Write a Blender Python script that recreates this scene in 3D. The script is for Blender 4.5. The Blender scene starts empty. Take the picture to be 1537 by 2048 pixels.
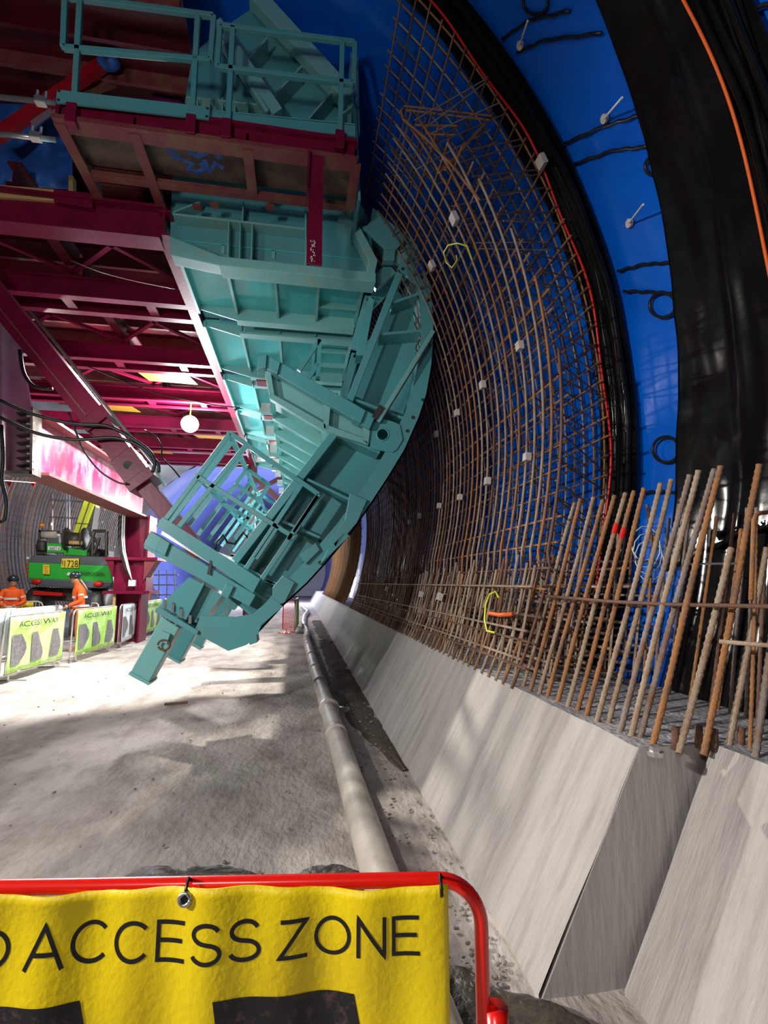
import bpy, bmesh, math, random
from mathutils import Vector, Matrix, noise
random.seed(7)
S = bpy.context.scene
COL = S.collection
PI = math.pi
def R(d): return math.radians(d)

# ------------------------------------------------------------------ camera
F, CX, CY, EYE = 1000.0, 768.5, 1024.0, 1.65
PITCH = math.atan2(141, F)
YAW = math.atan2(170.5, math.hypot(F, 141))
cam_d = bpy.data.cameras.new('camera'); cam = bpy.data.objects.new('camera', cam_d); COL.objects.link(cam)
cam_d.sensor_fit = 'HORIZONTAL'; cam_d.sensor_width = 36.0; cam_d.lens = 36.0*F/1537
cam_d.clip_start = 0.05; cam_d.clip_end = 300
cam.location = (0, 0, EYE); cam.rotation_euler = (PI/2 + PITCH, 0, -YAW)
S.camera = cam

# ------------------------------------------------------------------ world, lights, exposure
S.view_settings.view_transform = 'Standard'; S.view_settings.look = 'None'
S.view_settings.gamma = 1.0; S.view_settings.exposure = 0.0
w = bpy.data.worlds.new('world'); S.world = w; w.use_nodes = True
w.node_tree.nodes['Background'].inputs[0].default_value = (0.75, 0.8, 1.0, 1)
w.node_tree.nodes['Background'].inputs[1].default_value = 0.012
def lamp(name, loc, energy, color=(1, .95, .88), size=.25, spot=None, target=None, blend=.6):
    d = bpy.data.lights.new(name, 'SPOT' if spot else 'POINT'); d.energy = energy; d.color = color; d.shadow_soft_size = size
    o = bpy.data.objects.new(name, d); COL.objects.link(o); o.location = loc
    if spot:
        d.spot_size = R(spot); d.spot_blend = blend
        o.rotation_euler = (Vector(target)-Vector(loc)).to_track_quat('-Z', 'Y').to_euler()
    return o
# site floods left of and behind the camera, others under and beyond the gantry, plus added fills
lamp('site_flood_entry', (-5.2, 0.3, 3.6), 2000, (1.0, .95, .90), .10, 80, (2.6, 1.3, 1.9), 1.0)
lamp('site_flood_front', (-4.2, 1.4, 3.2), 780, (1.0, .98, .97), .06, 70, (-.9, 6.4, 2.6), .7)
lamp('site_flood_entry_high', (-2.8, -1.5, 3.0), 470, (1.0, .97, .96), .3, 62, (-1.6, 5, 5.9), .9)
lamp('floor_fill', (-4.6, 1.8, 4.4), 520, (1.0, .96, .92), .15, 75, (-1.6, 4.2, 0), .9)  # unseen fill added to brighten the foreground floor
lamp('near_fill', (-1.6, -2.2, 3.6), 170, (1.0, .96, .94), .4)  # unseen fill added behind the camera to lift the near parts
lamp('gantry_flood', (-3.4, 8.9, 5.3), 2200, (1, .95, .87), .10, 140, (-2.6, 8.2, 0), .5)
lamp('gantry_flood_side', (-2.8, 11.6, 5.2), 650, (1, .96, .9), .15, 140, (-3.8, 11.4, 0), .6)
lamp('gantry_flood_deep', (-3.2, 16.0, 3.8), 330, (.95, .97, 1.0), .2)
lamp('crane_fill', (-6.4, 12.4, 3.6), 260, (1, .97, .9), .2)  # unseen fill added to light the crane area
lamp('far_flood', (-1.5, 24, 4.5), 600, (1, .90, .72), .3)
lamp('far_flood_blue', (-3.5, 36, 4.0), 1600, (.9, .95, 1), .3)
lamp('far_flood_end', (-1.0, 40, 3.0), 1500, (1, .95, .88), .3)

# ------------------------------------------------------------------ picture point -> place in the tunnel
RT = Vector((math.cos(YAW), -math.sin(YAW), 0))
FH = Vector((math.sin(YAW), math.cos(YAW), 0))
FW = FH*math.cos(PITCH) + Vector((0, 0, math.sin(PITCH)))
UP = -FH*math.sin(PITCH) + Vector((0, 0, math.cos(PITCH)))
EY = Vector((0, 0, EYE))
def ray(px, py): return FW + RT*((px-CX)/F) + UP*((CY-py)/F)
def at(px, py, ax, val):
    r = ray(px, py); t = (val-EY[ax])/r[ax]; return EY + r*t
def wy(px, py, Y): return at(px, py, 1, Y)
def wx(px, py, X): return at(px, py, 0, X)
def wz(px, py, Z): return at(px, py, 2, Z)
def onplane(px, py, p0, n):
    r = ray(px, py); return EY + r*((p0-EY).dot(n)/r.dot(n))
TCX, TCZ = -3.2, 3.22                     # tunnel axis
def cyl(px, py, rad):
    r = ray(px, py); ox, oz = -TCX, EYE-TCZ
    a = r.x**2+r.z**2; b = 2*(ox*r.x+oz*r.z); c = ox*ox+oz*oz-rad*rad
    return EY + r*((-b+math.sqrt(b*b-4*a*c))/(2*a))
def arc(rad, deg, Y): return Vector((TCX+rad*math.cos(R(deg)), Y, TCZ+rad*math.sin(R(deg))))

# ------------------------------------------------------------------ materials
def new_mat(name):
    m = bpy.data.materials.new(name); m.use_nodes = True
    nt = m.node_tree; return m, nt, nt.nodes['Principled BSDF']
def node(nt, t, **kw):
    n = nt.nodes.new(t)
    for k, v in kw.items(): setattr(n, k, v)
    return n
def c4(c): return (c[0], c[1], c[2], 1)
def paint(name, base, alt=None, rough=.4, scale=2.0, amount=.5, metal=0, bump=0, bscale=30, spec=.5, lo=.45, hi=.7, stretch=None, alpha=1, coat=0, rvar=0):
    m, nt, p = new_mat(name)
    geo = node(nt, 'ShaderNodeNewGeometry')
    src = geo.outputs['Position']
    if stretch:
        mp = node(nt, 'ShaderNodeMapping'); mp.inputs['Scale'].default_value = stretch
        nt.links.new(src, mp.inputs['Vector']); src = mp.outputs[0]
    if alt is not None:
        n = node(nt, 'ShaderNodeTexNoise'); n.inputs['Scale'].default_value = scale; n.inputs['Detail'].default_value = 8; n.inputs['Roughness'].default_value = .65
        nt.links.new(src, n.inputs['Vector'])
        mr = node(nt, 'ShaderNodeMapRange'); mr.inputs[1].default_value = lo; mr.inputs[2].default_value = hi; mr.inputs[4].default_value = amount
        nt.links.new(n.outputs['Fac'], mr.inputs[0])
        mx = node(nt, 'ShaderNodeMixRGB'); mx.inputs[1].default_value = c4(base); mx.inputs[2].default_value = c4(alt)
        nt.links.new(mr.outputs[0], mx.inputs[0]); nt.links.new(mx.outputs[0], p.inputs['Base Color'])
        if rvar:
            m2 = node(nt, 'ShaderNodeMapRange'); m2.inputs[1].default_value = .3; m2.inputs[2].default_value = .7; m2.inputs[3].default_value = rough; m2.inputs[4].default_value = rough+rvar
            nt.links.new(n.outputs['Fac'], m2.inputs[0]); nt.links.new(m2.outputs[0], p.inputs['Roughness'])
    else:
        p.inputs['Base Color'].default_value = c4(base)
    if not rvar: p.inputs['Roughness'].default_value = rough
    p.inputs['Metallic'].default_value = metal; p.inputs['Specular IOR Level'].default_value = spec
    p.inputs['Coat Weight'].default_value = coat; p.inputs['Coat Roughness'].default_value = .08
    if alpha < 1: p.inputs['Alpha'].default_value = alpha
    if bump:
        b = node(nt, 'ShaderNodeBump'); b.inputs['Strength'].default_value = bump; b.inputs['Distance'].default_value = .02
        n2 = node(nt, 'ShaderNodeTexNoise'); n2.inputs['Scale'].default_value = bscale; n2.inputs['Detail'].default_value = 6
        nt.links.new(src, n2.inputs['Vector']); nt.links.new(n2.outputs['Fac'], b.inputs['Height']); nt.links.new(b.outputs[0], p.inputs['Normal'])
    return m
def glow(name, col, strength):
    m, nt, p = new_mat(name)
    p.inputs['Base Color'].default_value = c4(col); p.inputs['Emission Color'].default_value = c4(col); p.inputs['Emission Strength'].default_value = strength
    return m

TEAL = paint('teal_paint', (.085, .325, .345), (.12, .27, .27), .32, 1.3, .8, bump=.05, bscale=6)
TEAL2 = paint('teal_paint_worn', (.17, .42, .40), (.30, .30, .20), .38, 3.0, .7, bump=.08, bscale=8, lo=.55, hi=.75)
TEALG = paint('teal_paint_glossy', (.08, .45, .45), (.12, .44, .43), .14, 2.0, .6, bump=.05, bscale=5, coat=.4)
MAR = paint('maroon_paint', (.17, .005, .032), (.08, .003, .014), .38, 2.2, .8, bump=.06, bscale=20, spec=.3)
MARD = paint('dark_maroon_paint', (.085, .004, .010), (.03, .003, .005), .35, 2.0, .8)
MARR = paint('maroon_paint_rusty', (.17, .03, .035), (.20, .10, .06), .55, 3.0, .9, bump=.15, bscale=30)
MARP = paint('magenta_paint_dusty', (.30, .004, .055), (.50, .20, .24), .4, 2.0, .95, bump=.06, bscale=15, lo=.47, hi=.60, stretch=(1, .9, .5))
PURP = paint('purple_paint', (.16, .008, .11), (.09, .004, .06), .28, 2, .7)
LAV = paint('grey_mauve_paint', (.30, .20, .25), (.16, .10, .13), .4, 2, .7)
DECK = paint('stained_plywood', (.17, .115, .085), (.05, .02, .018), .6, 1.6, .95, bump=.2, bscale=20, lo=.4, hi=.65)
TIMBER = paint('timber', (.52, .33, .14), (.36, .20, .08), .65, 4, .7, bump=.15, bscale=18, stretch=(1, 8, 8))
YELLOWPLY = paint('yellow_film', (.42, .22, .01), (.35, .16, .01), .5, 3, .6)
CONCV = paint('drip_stained_concrete', (.38, .355, .35), (.27, .25, .245), .75, 1.5, .9, bump=.3, bscale=8, stretch=(2.6, 2.6, .5), lo=.42, hi=.75)
CONC = paint('concrete', (.43, .40, .38), (.25, .225, .21), .72, 1.6, .9, bump=.6, bscale=14, stretch=(.9, 6, .7), lo=.44, hi=.72)
CONCT = paint('rough_concrete', (.40, .39, .40), (.20, .19, .19), .8, 6, .8, bump=.9, bscale=35)
GROUND = paint('dusty_ground', (.52, .47, .43), (.25, .21, .185), .85, 1.6, .9, bump=1.0, bscale=14, lo=.42, hi=.66, stretch=(1.5, .8, 1))
SOIL = paint('damp_soil', (.10, .08, .06), (.05, .04, .03), .9, 9, .8, bump=.9, bscale=30)
DRED = paint('dark_red_paint', (.36, .008, .02), (.2, .005, .012), .35, 4, .7)
MUD = paint('wet_mud', (.075, .06, .045), (.03, .025, .02), .35, 9, .8, bump=.7, bscale=25)
STONE = paint('loose_stone', (.30, .27, .25), (.12, .10, .09), .85, 20, .8)
BLUE = paint('blue_membrane', (.002, .115, .64), (.002, .07, .46), .16, .9, .7, bump=.28, bscale=2.2, coat=.5)
BLACKM = paint('black_membrane', (.004, .004, .0045), (.014, .012, .011), .17, 2.0, .6, bump=.10, bscale=6)
BLACK = paint('black_rubber', (.008, .008, .009), None, .45)
REDC = paint('red_cord', (.62, .012, .008), None, .4)
ORANGE = paint('orange_cord', (.75, .12, .015), None, .45)
RUST1 = paint('rebar_orange_rust', (.34, .15, .05), (.15, .10, .075), .75, 9, .95, bump=.4, bscale=120)
RUST2 = paint('rebar_brown_rust', (.16, .075, .045), (.09, .065, .05), .75, 9, .9, bump=.4, bscale=120)
RUST3 = paint('rebar_grey', (.24, .20, .18), (.20, .09, .04), .6, 7, .95, bump=.4, bscale=120)
RUST4 = paint('rebar_dusty', (.36, .27, .19), (.22, .11, .05), .7, 8, .95, bump=.4, bscale=120)
RUSTB = [RUST1, RUST2, RUST3, RUST4]
STEEL = paint('galvanised_steel', (.62, .62, .62), (.45, .45, .46), .35, 12, .6, metal=.85)
WHITEP = paint('white_painted_steel', (.78, .80, .78), (.6, .6, .58), .45, 8, .5)
CONCB = paint('spacer_concrete', (.55, .50, .46), (.42, .38, .34), .8, 20, .6)
YEL = paint('yellow_mesh_banner', (.88, .66, .004), (.78, .52, .004), .38, 5, .5, bump=.12, bscale=90)
INK = paint('black_ink', (.012, .012, .014), None, .4)
INKM = paint('mottled_black_ink', (.012, .012, .014), (.16, .09, .08), .5, 45, .7, lo=.55, hi=.75)
REDP = paint('red_tube_paint', (.80, .012, .006), (.62, .01, .006), .25, 10, .5, coat=.3)
GBAN = paint('lime_mesh_banner', (.42, .78, .12), (.72, .90, .48), .55, 2.2, .9, lo=.45, hi=.6)
GREYP = paint('grey_print', (.17, .16, .17), (.34, .33, .34), .6, 30, .9)
WBAN = paint('white_mesh_banner', (.80, .86, .88), (.62, .72, .74), .6, 3, .6)
CRG = paint('crane_green', (.035, .48, .05), (.05, .40, .06), .3, 2, .6, coat=.3)
CRGR = paint('crane_grey', (.10, .115, .135), (.07, .08, .09), .45, 3, .6)
LIME = paint('boom_lime', (.68, .80, .03), (.55, .68, .03), .35, 3, .6)
DARK = paint('dark_machinery', (.03, .03, .03), (.09, .07, .05), .5, 9, .8)
SIGNY = paint('sign_yellow', (.88, .70, .03), None, .45)
SIGNW = paint('sign_white', (.85, .85, .82), None, .45)
HIVIS = paint('orange_hi_vis_cloth', (.90, .12, .012), (.75, .09, .01), .8, 8, .5)
REFL = paint('silver_tape', (.75, .76, .76), None, .35)
NAVY = paint('navy_cloth', (.015, .018, .035), None, .8)
SKIN = paint('skin', (.55, .32, .22), None, .55)
HELM = paint('dark_helmet', (.012, .022, .028), None, .25)
WHITEH = paint('white_helmet', (.8, .8, .8), None, .3)
BLUEP = paint('lit_blue_membrane', (.10, .14, .45), (.07, .10, .36), .5, 1, .7, bump=.3, bscale=2)  # same blue membrane, paled so the deep end looks brightly lit
BLUED = paint('shaded_blue_membrane', (.010, .018, .06), (.006, .006, .008), .5, 1, .9)  # same blue membrane with the left wall's shade put into its colour
TARP = paint('blue_tarpaulin', (.02, .11, .42), (.03, .06, .22), .5, 3, .8, bump=.35, bscale=6)
PIPEM = paint('dusty_pipe', (.52, .47, .42), (.30, .26, .20), .5, 3, .8, bump=.15, bscale=30)
AMBER = paint('amber_lens', (.9, .25, .01), None, .2)
LAMPG = glow('lamp_globe', (1, .97, 1), 60)
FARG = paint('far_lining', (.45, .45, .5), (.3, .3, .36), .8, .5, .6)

# ------------------------------------------------------------------ mesh building
class MB:
    def __init__(s): s.v = []; s.f = []
    def add(s, vs, fs):
        o = len(s.v); s.v += [Vector(v) for v in vs]; s.f += [tuple(i+o for i in f) for f in fs]; return s
    def prism(s, front, vec):
        vec = Vector(vec); n = len(front)
        a = [Vector(p) for p in front]; b = [p+vec for p in a]
        fs = [tuple(range(n)), tuple(reversed(range(n, 2*n)))] + [(i, n+i, n+(i+1) % n, (i+1) % n) for i in range(n)]
        return s.add(a+b, fs)
    def box(s, lo, hi):
        x0, y0, z0 = lo; x1, y1, z1 = hi
        return s.prism([(x0, y0, z0), (x1, y0, z0), (x1, y0, z1), (x0, y0, z1)], (0, y1-y0, 0))
    def bar(s, p0, p1, w, h, up=(0, 0, 1)):
        p0 = Vector(p0); p1 = Vector(p1); d = (p1-p0).normalized(); up = Vector(up)
        if abs(d.dot(up.normalized())) > .99: up = Vector((0, 1, 0)) if abs(d.y) < .9 else Vector((1, 0, 0))
        x = d.cross(up).normalized(); y = x.cross(d).normalized()
        q = [x*(-w/2)-y*(h/2), x*(w/2)-y*(h/2), x*(w/2)+y*(h/2), x*(-w/2)+y*(h/2)]
        return s.prism([p0+k for k in q], p1-p0)
    def ibeam(s, p0, p1, w, h, tf=.03, tw=.02, up=(0, 0, 1)):
        p0 = Vector(p0); p1 = Vector(p1); d = (p1-p0).normalized(); up = Vector(up)
        x = d.cross(up).normalized(); y = x.cross(d).normalized()
        s.bar(p0+y*(h/2-tf/2), p1+y*(h/2-tf/2), w, tf, up); s.bar(p0-y*(h/2-tf/2), p1-y*(h/2-tf/2), w, tf, up)
        return s.bar(p0, p1, tw, h-2*tf, up)
    def tube(s, pts, r, n=8, cap=True, radii=None):
        pts = [Vector(p) for p in pts]; o = len(s.v); m = len(pts)
        t0 = (pts[1]-pts[0]).normalized()
        u = t0.cross(Vector((0, 0, 1)))
        if u.length < .05: u = t0.cross(Vector((1, 0, 0)))
        u.normalize()
        for i, p in enumerate(pts):
            t = (pts[min(i+1, m-1)]-pts[max(i-1, 0)]).normalized()
            u = (u-t*u.dot(t)).normalized(); v = t.cross(u)
            rr = radii[i] if radii else r
            for k in range(n):
                a = 2*PI*k/n; s.v.append(p+u*(rr*math.cos(a))+v*(rr*math.sin(a)))
        for i in range(m-1):
            for k in range(n):
                a = o+i*n+k; b = o+i*n+(k+1) % n; s.f.append((a, b, b+n, a+n))
        if cap:
            s.f.append(tuple(reversed(range(o, o+n)))); s.f.append(tuple(range(o+(m-1)*n, o+m*n)))
        return s
    def ball(s, c, rx, ry=None, rz=None, nu=14, nv=9):
        ry = ry or rx; rz = rz or rx; c = Vector(c); o = len(s.v)
        for j in range(nv+1):
            t = PI*j/nv
            for i in range(nu):
                a = 2*PI*i/nu; s.v.append(c+Vector((rx*math.sin(t)*math.cos(a), ry*math.sin(t)*math.sin(a), rz*math.cos(t))))
        for j in range(nv):
            for i in range(nu):
                a = o+j*nu+i; b = o+j*nu+(i+1) % nu; s.f.append((a, a+nu, b+nu, b))
        return s
    def grid(s, fn, nu, nv):
        o = len(s.v)
        for j in range(nv+1):
            for i in range(nu+1): s.v.append(Vector(fn(i/nu, j/nv)))
        for j in range(nv):
            for i in range(nu):
                a = o+j*(nu+1)+i; s.f.append((a, a+1, a+nu+2, a+nu+1))
        return s
    def build(s, name, mat, parent=None, smooth=False, solid=0, bevel=0):
        me = bpy.data.meshes.new(name); me.from_pydata([tuple(v) for v in s.v], [], s.f); me.validate()
        bm = bmesh.new(); bm.from_mesh(me); bmesh.ops.remove_doubles(bm, verts=bm.verts, dist=1e-5)
        bmesh.ops.recalc_face_normals(bm, faces=bm.faces); bm.to_mesh(me); bm.free()
        me.materials.append(mat)
        if smooth:
            for p in me.polygons: p.use_smooth = True
        o = bpy.data.objects.new(name, me); COL.objects.link(o)
        if solid:
            md = o.modifiers.new('solid', 'SOLIDIFY'); md.thickness = solid; md.offset = 0
        if bevel:
            md = o.modifiers.new('bevel', 'BEVEL'); md.width = bevel; md.segments = 2; md.limit_method = 'ANGLE'; md.angle_limit = R(40)
        if parent is not None: attach(o, parent)
        return o
def wloc(o):
    v = Vector((0, 0, 0))
    while o is not None: v = v+o.location; o = o.parent
    return v
def attach(o, parent):
    o.parent = parent; o.location = o.location-wloc(parent)
def tag(o, label=None, cat=None, group=None, kind=None):
    if label: o['label'] = label
    if cat: o['category'] = cat
    if group: o['group'] = group
    if kind: o['kind'] = kind
    return o
def thing(name, label, cat, loc, group=None):
    o = bpy.data.objects.new(name, None); o.empty_display_size = .1; COL.objects.link(o); o.location = loc
    return tag(o, label, cat, group)
def text_faces(s, mapfn, width=None, height=None):
    """the letters of s as flat faces; mapfn turns (u in 0..1 along the line, v in 0..1 up) into a place"""
    cu = bpy.data.curves.new('letters', 'FONT'); cu.body = s; cu.resolution_u = 4
    o = bpy.data.objects.new('letters', cu); COL.objects.link(o)
    dg = bpy.context.evaluated_depsgraph_get(); me = bpy.data.meshes.new_from_object(o.evaluated_get(dg))
    vs = [v.co.copy() for v in me.vertices]; fs = [tuple(p.vertices) for p in me.polygons]
    bpy.data.objects.remove(o); bpy.data.curves.remove(cu); bpy.data.meshes.remove(me)
    x0 = min(v.x for v in vs); x1 = max(v.x for v in vs); y0 = 0; y1 = max(v.y for v in vs)
    m = MB(); m.add([mapfn((v.x-x0)/(x1-x0), (v.y-y0)/(y1-y0)) for v in vs], fs); return m
def px_prism(m, pts, Y, depth): return m.prism([wy(x, y, Y) for x, y in pts], (0, depth, 0))
def struct(o): o['kind'] = 'structure'; return o

# ================================================================== THE SETTING
def wob(x, y, z, s, a): return a*noise.noise(Vector((x*s, y*s, z*s)))
def floor_fn(u, v):
    x = -9.4+u*11.0; y = -2+62*v*v if v > 0 else -2
    return (x, y, wob(x, y, 0, .8, .02)+wob(x, y, 3, 3.0, .008)-.012)
struct(MB().grid(floor_fn, 160, 260).build('floor', GROUND, smooth=True))
def shell(a0, a1, na, Y0, Y1, ny, rad, amp, fs=1.0):
    def fn(u, v):
        a = a0+(a1-a0)*u; y = Y0+(Y1-Y0)*v
        p = arc(rad, a, y)
        k = amp*(noise.noise(Vector((p.x*1.1*fs, y*1.6*fs, p.z*1.1*fs)))+.5*noise.noise(Vector((p.x*3*fs, y*4*fs, p.z*2.2*fs))))
        return arc(rad+k, a, y)
    return MB().grid(fn, na, ny)
struct(shell(-32, 95, 150, 1.2, 6.0, 70, 6.22, .024).build('wall_right', BLUE, smooth=True))
struct(shell(-32, 95, 60, 6.0, 31, 60, 6.24, .06, .7).build('wall_right_deep', BLUE, smooth=True))
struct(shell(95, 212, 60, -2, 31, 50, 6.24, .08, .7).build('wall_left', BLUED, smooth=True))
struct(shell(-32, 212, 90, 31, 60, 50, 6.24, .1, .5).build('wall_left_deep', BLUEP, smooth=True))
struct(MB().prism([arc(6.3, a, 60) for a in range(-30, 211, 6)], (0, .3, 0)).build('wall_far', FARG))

# black sheet hanging over the blue lining, a black sheet for the shade below it, the bundled water bars and the cords on them
def sheet_fn(u, v):
    a = -13+60*u; e0 = 2.36; e1 = 3.02+.012*min(max(30-a, 0), 34)-.0003*max(a-10, 0)**1.5
    if u < .02: a += 3.5*(1-v)-1
    y = e0+(e1-e0)*v
    fold = .05*math.exp(-((v-.42)/.06)**2)*(.6+.4*noise.noise(Vector((a*.12, 0, 0))))
    k = -.06-fold+.02*noise.noise(Vector((a*.09, y*3, 0)))+.012*noise.noise(Vector((a*.3, y*7, 5)))
    return arc(6.22+k, a, y)
sh = MB().grid(sheet_fn, 150, 40).build('membrane_sheet', BLACKM, smooth=True, solid=.008)
tag(sh, 'wide shiny black membrane sheet with a long crease hung over the blue lining', 'membrane sheet')
ll = MB().grid(lambda u, v: arc(6.17+.02*math.sin(v*40), -29+20*u, 1.3+1.98*v), 20, 60).build('lower_shade_sheet', BLACKM, smooth=True)  # black sheet added for the shade low on the wall
tag(ll, 'black sheet standing in for shade at the foot of the wall behind the near starter bars', 'shade sheet')
def bundle(name, ybase, rads, a0, a1, label, n=7, spread=.30, seed=1):
    t = thing(name, label, 'water bar', arc(6.15, a0, ybase))
    rng = random.Random(seed)
    for i in range(n):
        y = ybase+spread*i/(n-1); ph = rng.uniform(0, 9); m = MB()
        pts = []; 
        for k in range(81):
            a = a0+(a1-a0)*k/80
            pts.append(arc(6.15-rads*1.1-rng.uniform(0, .006)+.02*math.sin(a*.12+ph), a, y+.022*math.sin(a*.17+ph)+.01*math.sin(a*.6+ph*2)))
        m.tube(pts, rads*rng.uniform(.75, 1.25), 7); m.build('water_bar_rib', BLACKM, t, smooth=True)
    bk = MB().grid(lambda u, v: arc(6.165, a0+(a1-a0)*u, ybase-.05+(spread+.1)*v), 60, 4).build('backing_strip', BLACKM, t, smooth=True)
    return t
bundle('bundled_water_bar', 3.96, .030, -24, 52, 'bundled black water bar strip between the rebar cage and the blue membrane', 9, .36, 3)
bundle('bundled_water_bar', 2.22, .020, -10, 50, 'thin ribbed black water bar at the right picture edge beyond the creased sheet', 6, .22, 5)
m = MB(); m.tube([arc(6.02, a, 4.10+.03*math.sin(a*.4)) for a in range(-24, 48)], .012, 6)
tag(m.build('red_rope', REDC, smooth=True), 'red cord running up the arched edge of the rebar cage', 'cord')
m = MB(); m.tube([arc(6.10, a, 2.46+.015*math.sin(a*.3)) for a in range(-6, 50)], .011, 6)
tag(m.build('orange_rope', ORANGE, smooth=True), 'orange cord running down the black sheet at the right edge', 'cord')
# welds drawn on the blue strip
def weld(pts, name, label, r=.013):
    tag(MB().tube(pts, r, 6).build(name, BLACK, smooth=True), label, 'weld bead')
def mpt(px, py, rad=6.182): return cyl(px, py, rad)
lines = [((1005, 78), (1060, 40), (1140, 22)), ((1035, 105), (1090, 80), (1204, 66)), ((1128, 287), (1210, 252), (1286, 228)), ((1148, 328), (1230, 300), (1296, 293)),
         ((1236, 542), (1290, 528), (1344, 525)), ((1248, 582), (1310, 584), (1352, 588)), ((1285, 985), (1340, 983), (1392, 990))]
wl = ['topmost black weld line above the highest anchor pin', 'second black weld line just below the highest anchor pin', 'third black weld line below the middle anchor pin',
      'fourth black weld line above the half hidden weld ring', 'fifth black weld line down the blue strip below the lowest anchor pin', 'sixth black weld line touching a round weld ring', 'lowest black weld line just above the near starter bars']
for l, lb in zip(lines, wl):
    pts = []
    for a, b in zip(l[:-1], l[1:]):
        for k in range(8): pts.append(mpt(a[0]+(b[0]-a[0])*k/8, a[1]+(b[1]-a[1])*k/8+1.5*math.sin(k*1.7)))
    pts.append(mpt(*l[-1])); weld(pts, 'weld_line', lb)
for (x, y, r), lb in zip([(1072, 5, 25), (1312, 332, 21), (1326, 610, 26), (1333, 899, 27), (1537, 40, 34), (1365, 1092, 26)],
        ['black weld ring at the top picture edge on the blue membrane', 'black weld ring half hidden by the black sheet', 'black weld ring under the sixth weld line', 'lowest full black weld ring on the blue membrane above the starter bars', 'black weld ring cut by the upper right picture corner', 'black weld ring behind the near starter bars']):
    weld([mpt(x+r*math.cos(R(k*15)), y+r*.95*math.sin(R(k*15))) for k in range(25)], 'weld_ring', lb)
for (x, y), tip, lb in zip([(1043, 90), (1212, 237), (1262, 446)], [(1056, 42), (1245, 195), (1287, 409)], ['uppermost steel anchor pin with a pale disc on the blue membrane', 'middle steel anchor pin with a pale disc on the blue membrane', 'lowest steel anchor pin with a pale disc on the blue membrane']):
    p = mpt(x, y); q = mpt(x, y, 6.17)
    t = thing('anchor_pin', lb, 'anchor pin', p)
    nrm = (Vector((TCX, p.y, TCZ))-p).normalized()
    MB().tube([p, p+nrm*.025], .036, 14).build('disc', CONCB, t)
    MB().tube([p+nrm*.02, cyl(tip[0], tip[1], 5.98)], .009, 6).build('pin', WHITEP, t)

# ------------------------------------------------------------------ concrete kicker blocks
def kicker(x0, x1, z, Y0, Y1, label, n):
    t = thing('kicker_block', label, 'concrete block', (x0, Y0, 0))
    prof = [(x0-.0, -.05), (x0, 0)]+[(x0+(x1-x0)*k/8, z*k/8) for k in range(1, 9)]
    def fn(u, v):
        y = Y0+(Y1-Y0)*v; k = u*9; i = min(int(k), 8); f = k-i
        x = prof[i][0]+(prof[i+1][0]-prof[i][0])*f; zz = prof[i][1]+(prof[i+1][1]-prof[i][1])*f
        return (x+wob(x, y, zz, 2.2, .012), y, zz+(wob(x, y, zz, 5, .008) if i == 8 else 0))
    m = MB(); m.grid(fn, 18, n); m.build('sloped_face', CONC, t, smooth=True)
    def top(u, v):
        x = x1+(2.52-x1)*u; y = Y0+(Y1-Y0)*v
        return (x+(wob(x1, y, z, 2.2, .012) if u == 0 else 0), y, z+(wob(x1, y, z, 5, .008) if u == 0 else wob(x, y, 9, 6, .012)))
    MB().grid(top, 14, n).build('top_face', CONCT, t, smooth=True)
    MB().prism([(x0-.008, Y0-.004, -.05), (2.1, Y0-.004, -.05), (2.5, Y0-.004, z-.002), (x1-.004, Y0-.004, z-.002)], (0, .02, 0)).build('end_face', CONCV, t)
    return t
kicker(1.0, 1.52, .92, 2.14, 15.2, 'long sloped pale concrete kicker wall running under the rebar cage', 130)
kicker(1.36, 1.86, .93, -1.2, 2.10, 'near sloped concrete block set back at the lower right corner', 40)
kicker(1.0, 1.52, .92, 15.26, 46, 'far sloped concrete kicker wall beyond the first bay', 60)

# ================================================================== REBAR
def rb(): return random.choice([RUST1, RUST2, RUST2, RUST3, RUST4])
cage = thing('rebar_cage', 'tall arched rebar cage in two layers curving up the right tunnel wall', 'rebar cage', (1.6, 3.45, .92))
EDGE = [(-26, 3.45), (-8, 3.5), (2, 3.5), (8, 3.58), (13, 3.69), (17, 3.78), (20, 3.87), (27, 4.02), (32, 4.18), (38, 4.36)]
def yedge(a):
    for (a0, y0), (a1, y1) in zip(EDGE[:-1], EDGE[1:]):
        if a <= a1: return y0+(y1-y0)*(a-a0)/(a1-a0)
    return EDGE[-1][1]
def aedge(y):
    a = 38
    for k in range(-26, 39):
        if yedge(k) > y+.02: return k-1
    return a
RI, RO = 5.2, 6.0
CEND = 15.0
y = 3.48
while y < CEND:
    a1 = max(aedge(y), 3); j = random.uniform(-.02, .02)
    MB().tube([arc(RI+(.04 if a < -15 else 0), a, y+j) for a in [-26.2+(a1+26.2)*k/26 for k in range(27)]], .0115, 6).build('inner_hoop_bar', rb(), cage, smooth=True)
    y += .155
y = 4.14
while y < CEND:
    MB().tube([arc(RO, -22.5+70*k/26, y) for k in range(27)], .010, 5).build('outer_hoop_bar', rb(), cage, smooth=True)
    y += .17
a = -24.5
while a < 38:
    MB().tube([arc(RI+.028, a+random.uniform(-.2, .2), yedge(a)-random.uniform(.02, .1)), arc(RI+.028, a, CEND)], .010, 5).build('inner_long_bar', random.choice([RUST1, RUST2]), cage)
    a += 2.1
a = -21.5
while a < 47:
    MB().tube([arc(RO-.025, a, 4.08-random.uniform(0, .04)), arc(RO-.025, a, CEND)], .010, 5).build('outer_long_bar', random.choice([RUST1, RUST2, RUST2]), cage)
    a += 1.75
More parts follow.
